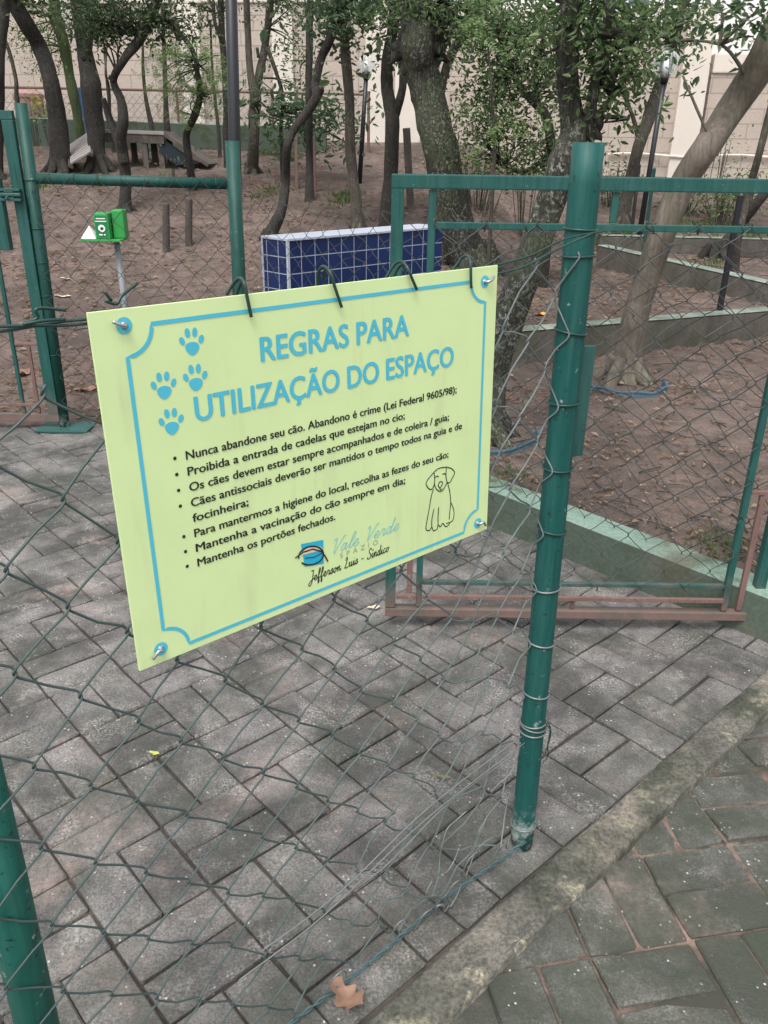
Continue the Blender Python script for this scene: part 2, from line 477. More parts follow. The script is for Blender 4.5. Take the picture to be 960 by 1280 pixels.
def m_conc(name, c1, c2, moss):
    m, nt, b = mat_new(name); g = G(nt); p = g.pos()
    base = g.ramp(g.noise(p, 4, 7, .7), [(.3, c1), (.7, c2)])
    st = g.n('ShaderNodeMapping'); st.inputs['Scale'].default_value = (7, 7, 1.2); g.L.new(p, st.inputs['Vector'])
    base = g.mix(g.ramp(g.noise(st.outputs[0], 1.0, 5, .6), [(.48, 0.0), (.66, .6)]), base, tuple(x*.5 for x in c1))
    base = g.mix(g.math('MULTIPLY', g.ramp(g.noise(p, 2.5, 6, .7), [(.45, 0.0), (.62, 1.0)]), moss), base, (.05, .06, .03))
    fine = g.noise(p, 90, 4, .7)
    base = g.mix(.5, base, g.ramp(fine, [(.3, .3), (.5, .5), (.7, .75)]), 'OVERLAY')
    g.L.new(base, b.inputs['Base Color']); b.inputs['Roughness'].default_value = .9
    g.bump(fine, .5, .005, b)
    return m
M['terrace'] = m_conc('stained_concrete', (.075, .066, .057), (.145, .130, .112), .6)
M['terrace_top'] = m_conc('faded_green_concrete', (.15, .19, .155), (.27, .31, .265), .5)
def m_blocks():
    m, nt, b = mat_new('beige_concrete_blocks'); g = G(nt)
    tc = g.n('ShaderNodeTexCoord')
    mp = g.n('ShaderNodeMapping'); mp.inputs['Rotation'].default_value = (R(90), 0, 0)
    g.L.new(tc.outputs['Object'], mp.inputs['Vector'])
    br = g.n('ShaderNodeTexBrick')
    br.inputs['Scale'].default_value = 1.0
    br.inputs['Brick Width'].default_value = .40; br.inputs['Row Height'].default_value = .20
    br.inputs['Mortar Size'].default_value = .009; br.inputs['Mortar Smooth'].default_value = .3
    br.inputs['Color1'].default_value = (.43, .365, .315, 1); br.inputs['Color2'].default_value = (.48, .405, .35, 1)
    br.inputs['Mortar'].default_value = (.26, .215, .18, 1)
    g.L.new(mp.outputs['Vector'], br.inputs['Vector'])
    p = g.coord()
    n = g.noise(p, 1.3, 6, .65)
    base = g.mix(g.ramp(n, [(.35, .45), (.65, 0.0)]), br.outputs['Color'], (.40, .335, .29))
    base = g.mix(.3, base, g.ramp(g.noise(p, 30, 4, .7), [(.3, .3), (.7, .7)]), 'OVERLAY')
    g.L.new(base, b.inputs['Base Color']); b.inputs['Roughness'].default_value = .9
    g.bump(br.outputs['Fac'], -.6, .008, b)
    return m
M['blocks'] = m_blocks()
M['cream'] = m_plain('cream_painted_concrete', (.66, .60, .53), .85, 0, .12, 3)
M['white'] = m_plain('white_render', (.80, .78, .76), .85, 0, .05, 1)
M['pink'] = m_plain('pale_pink_render', (.78, .70, .67), .85, 0, .06, 1)
M['glass'] = m_plain('window_glass', (.12, .17, .24), .08, 0, .1, 2)
M['black'] = m_plain('black_pole_paint', (.012, .013, .018), .4, 0, .3, 9)
M['grey_pole'] = m_plain('grey_pole_paint', (.28, .30, .32), .5, .2, .2, 9)
M['bin_green'] = m_plain('bright_green_plastic', (.035, .30, .07), .4, 0, .15, 5)
M['bin_green_dark'] = m_plain('deep_green_label', (.01, .20, .06), .4, 0, .12, 5)
M['white_print'] = m_plain('white_print', (.82, .84, .82), .5, 0, .04, 5)
M['wood'] = m_bark('weathered_wood', (.07, .058, .05), (.15, .128, .112), .1, .05, 6, .2)
M['wood_pale'] = m_plain('sun_bleached_slats', (.27, .245, .235), .85, 0, .3, 12)
M['ramp_dark'] = m_plain('dark_ramp_panel', (.012, .02, .03), .8, 0, .3, 8)
M['edging'] = m_plain('blue_grey_plastic_edging', (.048, .092, .125), .6, 0, .4, 14)
M['maroon'] = m_plain('faded_maroon_plastic', (.33, .19, .18), .6, 0, .15, 5)
M['blue'] = m_plain('blue_paint', (.06, .16, .40), .5, 0, .2, 5)
def m_tiles(axis_rot, loc=(0, 0, 0)):
    m, nt, b = mat_new('glazed_blue_tiles'); g = G(nt)
    tc = g.n('ShaderNodeTexCoord'); mp = g.n('ShaderNodeMapping'); mp.inputs['Rotation'].default_value = axis_rot; mp.inputs['Location'].default_value = loc
    g.L.new(tc.outputs['Object'], mp.inputs['Vector'])
    if axis_rot[1]:                                     # end face: run the courses along y
        sx = g.n('ShaderNodeSeparateXYZ'); cx = g.n('ShaderNodeCombineXYZ'); g.L.new(tc.outputs['Object'], sx.inputs[0])
        g.L.new(sx.outputs['Y'], cx.inputs['X']); g.L.new(g.math('SUBTRACT', loc[1], sx.outputs['Z']), cx.inputs['Y'])
        g.L.new(cx.outputs[0], mp.inputs['Vector']); mp.inputs['Rotation'].default_value = (0, 0, 0); mp.inputs['Location'].default_value = (loc[0], 0, 0)
    br = g.n('ShaderNodeTexBrick')
    br.inputs['Scale'].default_value = 1
    br.offset = 0.0
    br.inputs['Brick Width'].default_value = .108; br.inputs['Row Height'].default_value = .095
    br.inputs['Mortar Size'].default_value = .0026; br.inputs['Mortar Smooth'].default_value = .1
    br.inputs['Color1'].default_value = (.006, .020, .085, 1); br.inputs['Color2'].default_value = (.008, .028, .115, 1)
    br.inputs['Mortar'].default_value = (.36, .40, .47, 1)
    g.L.new(mp.outputs['Vector'], br.inputs['Vector'])
    g.L.new(br.outputs['Color'], b.inputs['Base Color'])
    g.L.new(g.math('ADD', g.math('MULTIPLY', br.outputs['Fac'], .5), .22), b.inputs['Roughness'])
    g.bump(br.outputs['Fac'], -.5, .002, b)
    return m
M['tiles'] = m_tiles((R(90), 0, 0))
M['tile_trim'] = m_plain('white_tile_trim', (.42, .46, .54), .4, 0, .12, 20)
def m_globe():
    m, nt, b = mat_new('clear_globe_plastic'); g = G(nt)
    b.inputs['Base Color'].default_value = (.8, .84, .85, 1); b.inputs['Roughness'].default_value = .15
    tr = g.n('ShaderNodeBsdfTransparent'); tr.inputs['Color'].default_value = (.93, .95, .95, 1)
    lw = g.n('ShaderNodeLayerWeight'); lw.inputs['Blend'].default_value = .35
    w = g.n('ShaderNodeTexWave'); w.inputs['Scale'].default_value = 9; g.L.new(g.coord(), w.inputs['Vector'])
    f = g.math('ADD', g.math('MULTIPLY', lw.outputs['Facing'], .55), g.math('MULTIPLY', w.outputs['Fac'], .22))
    mx = g.n('ShaderNodeMixShader'); g.L.new(f, mx.inputs[0]); g.L.new(tr.outputs[0], mx.inputs[1]); g.L.new(b.outputs[0], mx.inputs[2])
    g.L.new(mx.outputs[0], nt.nodes['Material Output'].inputs['Surface'])
    return m
M['globe'] = m_globe()
def m_sign(name, c, rough=.45):
    m, nt, b = mat_new(name); g = G(nt); p = g.coord()
    n = g.noise(p, 14, 6, .7)
    base = g.mix(g.ramp(n, [(.42, 0.0), (.75, .35)]), c, tuple(x*.86 for x in c))
    d = g.noise(p, 90, 4, .7)
    base = g.mix(g.ramp(d, [(.70, 0.0), (.76, .45)]), base, (.42, .40, .25))
    st = g.n('ShaderNodeMapping'); st.inputs['Scale'].default_value = (26, 26, 2.2); g.L.new(p, st.inputs['Vector'])
    run = g.math('MULTIPLY', g.ramp(g.noise(st.outputs[0], 1, 5, .65), [(.52, 0.0), (.70, .42)]), g.ramp(g.noise(p, 6, 3), [(.4, 0.0), (.6, 1.0)]))
    base = g.mix(run, base, (.46, .50, .27))
    g.L.new(base, b.inputs['Base Color']); b.inputs['Roughness'].default_value = rough
    g.bump(g.noise(p, 5, 2), .10, .02, b)
    return m
M['sign'] = m_sign('lime_yellow_board', (.635, .79, .395))
M['sign_blue'] = m_plain('light_blue_ink', (.075, .48, .63), .5, 0, .06, 30)
M['sign_black'] = m_plain('black_ink', (.018, .020, .018), .5, 0, .2, 30)
M['logo_blue'] = m_plain('cyan_ink', (.02, .40, .60), .5, 0, .06, 30)
M['logo_peach'] = m_plain('peach_ink', (.72, .55, .38), .5, 0, .06, 30)
M['logo_pale'] = m_plain('pale_blue_ink', (.24, .56, .58), .5, 0, .06, 30)
M['logo_grey'] = m_plain('grey_ink', (.30, .38, .26), .5, 0, .06, 30)
M['zinc'] = m_plain('zinc_screw', (.45, .47, .48), .35, .8, .15, 60)

# ------------------------------------------------------------------ ground sheets
def sheet(name, mat, pts, faces, loc=(0, 0, 0)):
    mb = MB(); mb.add(pts, faces)
    return tag(mb.build(name, mat, None, loc), kind='structure')
sheet('ground', M['mortar'], [(-120, -60, -.0275), (120, -60, -.0275), (120, 180, -.0275), (-120, 180, -.0275)], [(0, 1, 2, 3)])
# front boundary of the dirt: along the left fence line, then the low wall
def dirt_front(x):
    if x < BACK_POST.x: return 4.215
    if x < WALL_R.x + .4: return lerp(BACK_POST.y, WALL_R.y, (x - BACK_POST.x) / (WALL_R.x - BACK_POST.x)) + .035
    return dirt_front(WALL_R.x + .39)
mb = MB()
xs = [-14 + .5*i for i in range(20)] + [-4 + .07*i for i in range(129)] + [5.1 + .5*i for i in range(20)]
NV = 150
for x in xs:
    yb = dirt_front(x)
    for k in range(NV + 1):
        t = k / NV; y = yb + (19 - yb) * (t ** 1.55)
        z = ground_h(x, y)
        z += (.012 * mnoise.noise((x*7, y*7, 1)) + .008*abs(mnoise.noise((x*17, y*17, 6)))) if y < 9 else 0
        mb.v.append((x, y, z))
for i in range(len(xs) - 1):
    for k in range(NV):
        a = i*(NV+1)+k; mb.f.append((a, a+NV+1, a+NV+2, a+1))
b0 = len(mb.v)
for i, x in enumerate(xs): mb.v.append((x, dirt_front(x), -.05))
for i in range(len(xs) - 1): mb.f.append((b0+i, b0+i+1, (i+1)*(NV+1), i*(NV+1)))
tag(mb.build('dirt_ground', M['soil'], smooth=True), kind='structure')

# kerb line: concrete strip between the two pavings
KA = Vector((.097, .992, 0)); KV = Vector((.731, .683, 0)).normalized(); K0 = KA - KV*.95; K1 = KA + KV*1.3
KDIR = (K1 - K0).normalized(); KN = Vector((KDIR.y, -KDIR.x, 0))    # KN: towards the lower paving
def in_upper(p):
    if side(p, K0, K1) < -.01: return False
    if side(p, WALL_R, BACK_POST) > 0 if False else side(p, BACK_POST, WALL_R) > .08 and p.x > BACK_POST.x: return False
    return p.y < 4.30 and p.x > -4.2 and p.y > -1.2 and p.x < 2.0
def paver_brick(mb, c, ax, ay, top, rnd, clip=False):
    j = lambda s: rnd.uniform(-s, s)
    k_ = 1.0 if clip else 1.8
    rot = Matrix.Rotation(j(.018*k_), 3, 'Z')
    ax = rot @ ax; ay = rot @ ay
    tx, ty = j(.0025*k_), j(.0025*k_); dz = j(.002*k_)
    def ring(inset, z):
        out = []
        for sx, sy in ((-1, -1), (1, -1), (1, 1), (-1, 1)):
            lx, ly = ax.length - inset, ay.length - inset
            # rounded corner: two points
            for q in (0, 1):
                kx, ky = (1, .82) if (q == 0) == (sx*sy > 0) else (.93, 1)
                kx, ky = (1 - .035*(kx < 1), 1 - .05*(ky < 1))
                P = c + ax.normalized()*sx*lx*kx + ay.normalized()*sy*ly*ky
                sd = side(P, K0, K1)
                if clip and sd < -.034: P = P + KN*(sd + .034)
                out.append((P.x + JX[len(out)], P.y + JY[len(out)], z + dz + tx*sx + ty*sy))
        return out
    JX = [j(.0018*k_) for _ in range(8)]; JY = [j(.0018*k_) for _ in range(8)]
    r0, r1, r2 = ring(0, -.045 + top), ring(0, top - .0045), ring(.004, top)
    def order(r):
        cx = sum(q[0] for q in r)/8; cy = sum(q[1] for q in r)/8
        return sorted(range(8), key=lambda i: math.atan2(r[i][1]-cy, r[i][0]-cx))
    o = order(r1)
    r0, r1, r2 = ([r[i] for i in o] for r in (r0, r1, r2))
    fs = [tuple(range(16, 24))]
    for k in range(8):
        k2 = (k+1) % 8
        fs += [(k, k2, 8+k2, 8+k), (8+k, 8+k2, 16+k2, 16+k)]
    mb.add(r0 + r1 + r2, fs)
def weave(test, origin, ang, mod, joint, top, name, mat, rng, seed):
    rnd = random.Random(seed); mb = MB()
    A = Vector((math.cos(ang), math.sin(ang), 0)); B = Vector((A.y, -A.x, 0))
    for i in range(-rng, rng):
        for k in range(-rng, rng):
            o = origin + A*(i*mod) + B*(k*mod)
            along = (i + k) % 2 == 0
            for h in (0, 1):
                if along: c = o + A*(mod/2) + B*(mod*(.25 + .5*h)); ax, ay = A*(mod/2 - joint/2), B*(mod/4 - joint/2)
                else:     c = o + B*(mod/2) + A*(mod*(.25 + .5*h)); ax, ay = A*(mod/4 - joint/2), B*(mod/2 - joint/2)
                if test(c): paver_brick(mb, c, ax, ay, top, rnd, top > -.01)
    return tag(mb.build(name, mat), kind='structure')
weave(in_upper, on_z(37.5, 1025), R(42.5), .2125, .0056, 0.0, 'paving', M['paver'], 40, 3)
sb = MB()
sb.add([(-5, -2, -.014), (2.2, -2, -.014), (2.2, 4.24, -.014), (-5, 4.24, -.014)], [(0, 1, 2, 3)])
# sand bed under the upper paving only: a sheet cut along the kerb
q = lambda a, t: tuple((a + KDIR*t)[:2])
sb = MB(); sb.add([(*q(K0, -3), -.011), (*q(K0, 3.6), -.011), (1.9, 4.3, -.011), (-6, 4.3, -.011), (-6, -1.5, -.011)], [(0, 1, 2, 3, 4)])
tag(sb.build('joint_sand', M['sand']), kind='structure')
def in_lower(p): return side(p, K0, K1) < .03 and -1.5 < p.y < 3.2 and -2 < p.x < 3.2
weave(in_lower, Vector((.411, 1.094, 0)), R(11), .212, .0065, -.022, 'lower_paving', M['paver_low'], 24, 5)
# the strip itself, uneven, flush with the upper paving and a step above the lower one
mb = MB(); NS = 700
prof = [(-.046, -.02), (-.044, -.001), (-.036, .002), (-.02, .0028), (.0, .0032), (.018, .003), (.034, .002), (.043, -.0005), (.046, -.005), (.047, -.05)]
for i in range(NS + 1):
    t = -1.2 + 4.6 * i / NS
    c = K0 + KDIR * t
    for k, (u, z) in enumerate(prof):
        uu = u + .004 * mnoise.noise((t*6, u*10, 2)) + .0025*mnoise.noise((t*40, k, 5))
        P = c + KN * uu
        mb.v.append((P.x, P.y, z + (.0035 * mnoise.noise((t*9, u*30, 8)) + .0022*mnoise.noise((t*60, u*90, 1)) - .004*max(0, mnoise.noise((t*17, u*40, 6)) - .25) if 0 < k < 9 else 0)))
for i in range(NS):
    for k in range(len(prof) - 1):
        a = i*len(prof)+k; mb.f.append((a, a+1, a+1+len(prof), a+len(prof)))
tag(mb.build('kerb_strip', M['kerb'], smooth=True), kind='structure')

# ------------------------------------------------------------------ low walls
def kerb_wall(name, label, a, b, h0, h1, base_fn, thick, mat, topmat=None, seg=24):
    """wall along a->b (ground line of its near face) with height above base_fn; uneven top"""
    a, b = Vector((*a[:2], 0)), Vector((*b[:2], 0))
    d = (b - a).normalized(); n = Vector((-d.y, d.x, 0))
    if n.y < 0: n = -n
    mb = MB(); tp = MB()
    for i in range(seg + 1):
        t = i / seg; p = a.lerp(b, t)
        z0 = base_fn(p.x, p.y - .05) - .06; z1 = lerp(h0, h1, t)
        w = .004 * mnoise.noise((t * 14, h0 * 7, 0))
        for (u, z) in ((0, z0), (0 + w, z1 - .012), (.010 + w, z1 + w), (thick - .01, z1 + w), (thick, z1 - .012), (thick, z0)):
            P = p + n * u; mb.v.append((P.x, P.y, z))
    for i in range(seg):
        for k in range(5):
            q0 = i*6+k; mb.f.append((q0, q0+6, q0+7, q0+1))
    mb.f.append(tuple(range(6))); e = seg*6; mb.f.append(tuple(e + k for k in reversed(range(6))))
    o = thing(name, label, 'low wall', (a.x, a.y, 0))
    if topmat:
        for i in range(seg + 1):
            t = i / seg; p = a.lerp(b, t); z1 = lerp(h0, h1, t)
            for u, z in ((-.004, z1 + .004), (.006, z1 + .010), (thick + .004, z1 + .010), (thick + .004, z1 - .004)):
                P = p + n*u; tp.v.append((P.x, P.y, z + .003*mnoise.noise((t*20, u*9, 4))))
        for i in range(seg):
            for k in range(3):
                q0 = i*4+k; tp.f.append((q0, q0+4, q0+5, q0+1))
        tp.build('coping', topmat, o)
    mb.build('wall_body', mat, o)
    return o
WD = (WALL_R - BACK_POST).normalized()
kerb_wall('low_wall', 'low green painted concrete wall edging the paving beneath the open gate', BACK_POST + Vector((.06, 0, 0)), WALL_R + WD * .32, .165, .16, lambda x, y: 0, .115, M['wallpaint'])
kerb_wall('low_wall', 'middle concrete retaining kerb with faded green top crossing the dirt behind the leaning pale tree', KD[0], (2.77 + 1.7, 6.0 + .79), .37, .355, lambda x, y: ground_h(x, y - .1), .11, M['terrace'], M['terrace_top'])
kerb_wall('low_wall', 'dark kerb with pale top slanting across the upper terrace at right', KE[0], KE[2], .52, .44, lambda x, y: ground_h(x - .1, y), .11, M['terrace'], M['terrace_top'])
kerb_wall('low_wall', 'farthest short kerb below the block wall at right, behind the slanting kerb', (2.25, 9.1), (4.6, 9.0), .585, .57, lambda x, y: ground_h(x, y - .1), .12, M['terrace'], M['terrace_top'])
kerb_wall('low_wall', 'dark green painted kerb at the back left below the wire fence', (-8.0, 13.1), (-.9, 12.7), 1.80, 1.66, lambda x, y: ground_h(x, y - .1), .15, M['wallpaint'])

# ------------------------------------------------------------------ block wall round the park and the houses beyond
WA, WB = Vector((-13, 15.4, 0)), Vector((12, 12.6, 0))
wd = (WB - WA).normalized(); wnrm = Vector((wd.y, -wd.x, 0))
def on_wall(px, py, off=0):
    d = ray(px, py); n = wnrm; p0 = WA + wnrm*off
    t = (p0 - EYE).dot(n) / d.dot(n); return EYE + d*t
def wall_t(p): return (p - WA).dot(wd)
root = thing('block_wall', 'tall beige concrete block wall with pale pillars enclosing the dog park', 'wall', (WA.x, WA.y, 0))
root.rotation_euler = (0, 0, math.atan2(wd.y, wd.x))
def wl(mb, name, mat):
    me = bpy.data.meshes.new(name); me.from_pydata(mb.v, [], mb.f); me.materials.append(mat); me.update()
    o = bpy.data.objects.new(name, me); col.objects.link(o); o.parent = root; return o
tops = []
tl = wall_t(on_wall(512, 40)); tm = wall_t(on_wall(866, 120)); L = (WB - WA).length
zl = on_wall(330, 4).z; zm = on_wall(640, 35).z; zr = on_wall(905, 92).z
for (t0, t1, z1) in ((0, tl - .2, zl), (tl + .2, tm - .22, zm), (tm + .22, L, zr)):
    mb = MB(); mb.box(t0, 0, .3, t1, .18, z1); wl(mb, 'wall_panel', M['blocks'])
    mb = MB(); mb.box(t0, -.03, z1 + .002, t1, .21, z1 + .26, .02); wl(mb, 'coping', M['cream'])
mb = MB(); mb.box(tl - .2, -.05, .3, tl + .2, .2, zl + .1, .015); wl(mb, 'pillar', M['cream'])
mb = MB(); mb.box(tm - .22, -.09, .3, tm + .16, .2, zm + .24, .015); wl(mb, 'pillar', M['cream'])
for px, py in ((355, 100), (470, 120), (240, 80)):
    t = wall_t(on_wall(px, py)); z1 = zl
    mb = MB(); mb.box(t - .16, -.05, .3, t + .16, .02 - .022, z1 - .01, .012); wl(mb, 'pillar', M['cream'])
# ledge and conduit on the right part
mb = MB(); tz = on_wall(900, 195).z
pts = []
for i in range(40):
    t = lerp(wall_t(on_wall(760, 190)), L - .3, i/39)
    pts.append((t, -.04 - (.06 if abs(t - tm) < .4 else 0), tz + .02 * math.sin(i*.9) - .01*i/39))
mb.tube(pts, .018, 6); wl(mb, 'conduit', M['cream'])

def house(name, label, x0, x1, y, z1, mat, wins):
    r = thing(name, label, 'building', ((x0+x1)/2, y, 0))
    mb = MB(); mb.box(x0, y, -.2, x1, y + 6, z1)
    mb.build('wall', mat, r)
    mb = MB(); mb.box(x0 - .2, y - .2, z1 + .003, x1 + .2, y + 6.2, z1 + .25, .03); mb.build('roof_edge', M['cream'], r)
    for (wx, wz, w, h) in wins:
        f = MB(); t = .07
        for q in ((wx-w/2-t, wz-h/2-t, wx+w/2+t, wz-h/2), (wx-w/2-t, wz+h/2, wx+w/2+t, wz+h/2+t), (wx-w/2-t, wz-h/2+.001, wx-w/2, wz+h/2-.001), (wx+w/2, wz-h/2+.001, wx+w/2+t, wz+h/2-.001), (wx-.025, wz-h/2+.001, wx+.025, wz+h/2-.001)):
            f.box(q[0], y - .05, q[1], q[2], y + .002 - .004, q[3])
        fo = f.build('window', M['white'], r)
        g_ = MB(); g_.box(wx-w/2+.001, y - .02, wz-h/2+.001, wx+w/2-.001, y - .008, wz+h/2-.001)
        me = g_.build('pane', M['glass'], None, (r.location.x, r.location.y, 0))
        me.parent = fo; me.location = (0, 0, 0)
hx = on_y(780, 30, 19.5)
house('white_house', 'white rendered house with small windows rising behind the block wall at right', 2.2, 14, 19.5, 10.5, M['white'], [(hx.x, hx.z, .9, 1.2), (hx.x + 3.2, hx.z + 1.8, 1.1, 1.2), (hx.x + 3.2, hx.z + 4.2, 1.1, 1.2), (hx.x - .2, hx.z + 3.2, 1.1, 1.2)])
house('pink_house', 'pale pink rendered house behind the wall at the far left', -16, -6.2, 17.6, 9.5, M['pink'], [(-9, 6.2, 1.1, 1.3), (-12, 6.2, 1.1, 1.3)])

# wire fence standing in front of the wall on the left
FA, FB = Vector((-7.2, 13.35, 0)), Vector((-.3, 12.95, 0))
r = thing('wire_fence', 'low rusty wire mesh fence in front of the beige wall at the back left', 'fence', (FA.x, FA.y, 1.4))
zt = on_y(200, 110, 13.2).z; zb = 1.45
mb = MB(); mb.tube([FA + Vector((0, 0, zt)), FB + Vector((0, 0, zt - .06))], .018, 6); mb.build('top_rail', M['rust'], r)
for t in (0, .2, .4, .6, .8, 1.0):
    mb = MB(); p = FA.lerp(FB, t); mb.tube([(p.x, p.y, 1.2), (p.x, p.y, zt + .04 - .06*t)], .022, 6); mb.build('post', M['rust'], r)
mb = MB(); hh = zt - zb - .08; n = 64
for i in range(-10, n):
    for s in (1, -1):
        a0 = i / n; w = hh / (FB - FA).length
        pa = FA.lerp(FB, max(0, min(1, a0))); pb = FA.lerp(FB, max(0, min(1, a0 + w)))
        if a0 < 0 or a0 + w > 1: continue
        za, zb2 = (zb, zb + hh) if s > 0 else (zb + hh, zb)
        mb.tube([pa + Vector((0, .004*s, za)), pb + Vector((0, .004*s, zb2))], .0035, 3, False)
mb.build('wire_mesh', M['wire_grey'], r)
# ------------------------------------------------------------------ chain-link weaving
def chain_wires(mb, mapfn, u0, u1, w0, w1, r, seg=5, jitter=0.0, sd=1, fine=True):
    """zigzag wires hooked into their neighbours; mapfn(u, w, off) -> point"""
    rnd = random.Random(sd)
    kj = {}
    def knot(u, w):
        if (u, w) not in kj: kj[(u, w)] = (rnd.gauss(0, jitter), rnd.gauss(0, jitter))
        return kj[(u, w)]
    for k in range(u0, u1):
        pts = []
        for w in range(w0, w1 + 1):
            right = (w - k) % 2 != 0
            u = k + 1 if right else k
            ju, jw = knot(u, w)
            e = .035 if right else -.035
            s_in = 1 if right else -1
            if fine:
                pts.append(mapfn(u + ju - e*1.6, w + jw - .13, 1.1*r * s_in))
                pts.append(mapfn(u + ju + e*.55, w + jw - .035, .9*r * s_in))
                pts.append(mapfn(u + ju + e*.55, w + jw + .035, -.9*r * s_in))
                pts.append(mapfn(u + ju - e*1.6, w + jw + .13, -1.1*r * s_in))
                # slight belly half way to the next knot
                if w < w1:
                    u2 = k if right else k + 1
                    j2 = knot(u2, w + 1)
                    mu, mw = (u + ju + u2 + j2[0]) / 2, (w + jw + w + 1 + j2[1]) / 2
                    pts.append(mapfn(mu + rnd.gauss(0, .02), mw + rnd.gauss(0, .02), 0))
            else:
                pts.append(mapfn(u + ju + e*.5, w + jw - .04, .9*r*s_in))
                pts.append(mapfn(u + ju + e*.5, w + jw + .04, -.9*r*s_in))
        mb.tube(pts, r, seg, True)
def ring_pts(c, rad, tilt=0.0, n=20, ax=Vector((1, 0, 0))):
    out = []
    for i in range(n + 1):
        a = 2*math.pi*i/n
        p = Vector((math.cos(a)*rad, math.sin(a)*rad, 0))
        p.z = p.dot(ax) * tilt + .0025 * math.sin(a*.5)
        out.append(c + p)
    return out

# ------------------------------------------------------------------ front fence
def fp(s, z, off=0.0):
    p = POST_A + FD*s + FN*off; return Vector((p.x, p.y, z))
def on_fence(px, py, off=0.0):
    d = ray(px, py); p0 = POST_A + FN*off
    t = (p0 - EYE).dot(FN) / d.dot(FN); q = EYE + d*t
    return (q - p0).dot(FD), q.z
fence = thing('chain_link_fence', 'front chain link fence with green pipe posts that carries the rules sign', 'fence', POST_A)
PR = .0243
mb = MB()
pb, pt = POST_A.copy(), on_y(736, 178, POST_A.y + .004)
prof = [(0, PR), (.02, PR*1.0), (.5, PR), (1.0, PR), (1.39, PR*1.0)]
mb.tube([pb.lerp(pt, k/24) for k in range(25)], [PR]*25, 28)
mb.v = [tuple(v) for v in mb.v]
post = mb.build('post', M['post'], fence, smooth=True)
post.data.polygons[-1].use_smooth = False; post.data.polygons[-2].use_smooth = False
# flat steel closing plate welded to the post's right side
mb = MB()
a, b = on_y(735, 432, POST_A.y + .03), on_y(718, 570, POST_A.y + .03)
mb.bar(a, b, .030, .006, (.35, -1, 0), .0015)
mb.bar(a + Vector((-.012, .004, 0)), b + Vector((-.012, .004, 0)), .012, .02, (0, 1, 0), .001)
mb.build('closing_plate', M['lockplate'], fence)
# the near left post
s_edge, _ = on_fence(31, 1120, -.03)
sL = s_edge - .018
mb = MB(); mb.tube([fp(sL - .004, 0, -.03), fp(sL, .6, -.03), fp(sL - .002, 1.41, -.03)], .0262, 28)
lp = mb.build('post', M['post_old'], fence, smooth=True)
lp['label'] = 'near green post cut by the lower left edge of the frame'
CD = Vector((-POST_A.x, -POST_A.y, 0)).normalized(); CS = Vector((-CD.y, CD.x, 0))
if CS.x < 0: CS = -CS
# weave
def fmap(u, w, off):
    s = -.879 + .062*u + .003*w
    z = .944 + .060*w - .001*u
    z += .077 * sstep(-.27, -.13, s)
    lo = 1 - sstep(.10, .52, z)                         # slack and tangled towards the ground
    R_ = sstep(-.75, -.15, s)
    s += lo * (.020*mnoise.noise((u*.8, w*.8, 1)) + .012 * mnoise.noise((u*2.1, w*1.9, 7))) * (.4 + .9*R_)
    z += lo * (.024*mnoise.noise((u*.7, w*.9, 4)) + .012 * mnoise.noise((u*2.3, w*2.2, 9)) - .02*R_) * (.5 + .8*R_)
    off += .035*lo*mnoise.noise((u*.6, w*.7, 11)) * (.4 + R_)
    s += .005 * mnoise.noise((u*.5, w*.5, 21)); z += .006 * mnoise.noise((u*.5, w*.5, 31))
    z = max(z, .012 + .006*mnoise.noise((u, w, 2)))
    q = fp(s, z, off)
    l = s * FD.dot(CS)
    if s > -.11:                                   # the last strand is pulled round the front of the post
        c = pb.lerp(pt, z / pt.z); rr = PR + .0035
        k = max(-1.0, min(.8, l / rr))
        surf = Vector((c.x, c.y, z)) + CD*(rr*math.sqrt(1 - k*k) + off*.5) + CS*l
        q = q.lerp(surf, sstep(-.10, -.04, s))
    return q
mb = MB()
chain_wires(mb, fmap, -6, 14, -15, 4, .00155, 6, .035, 4)
# the cut ends standing up at the top edge
mesh = mb.build('wire_mesh', M['mesh'], fence, smooth=True)
# top selvage wire: two strands twisted, tied to the post
def twist(p, q, n, rad, pitch, mbx, r, sag=0.0, k0=0):
    p, q = Vector(p), Vector(q); t = (q - p).normalized(); u = t.orthogonal().normalized(); w = t.cross(u)
    for ph in (0, math.pi):
        pts = []
        for i in range(n + 1):
            f = i/n; a = ph + f * (q-p).length / pitch * 2*math.pi + k0
            pts.append(p.lerp(q, f) + (u*math.cos(a) + w*math.sin(a))*rad - Vector((0, 0, sag*4*f*(1-f))))
        mbx.tube(pts, r, 6)
mb = MB()
sl, zl_ = on_fence(-40, 414); sm, zm_ = on_fence(118, 402)
twist(fp(sl, zl_, .002), fp(sm + .03, zm_, .002), 40, .0022, .16, mb, .0016)
twist(fp(sm + .03, zm_, .0), fp(-.2, 1.246, .0), 60, .002, .2, mb, .0016)
pA = on_fence(640, 336); pB = on_fence(720, 290)
mb.tube(spline([fp(*on_fence(560, 350), .004), fp(*pA, .008), fp(*on_fence(690, 310), .012), fp(*pB, .03)], 6), .0018, 6)
mb.tube(spline([fp(*on_fence(566, 346), -.01), fp(*on_fence(652, 322), .004), fp(*on_fence(700, 298), .01), fp(*on_fence(738, 287), .0275)], 6), .0016, 6)
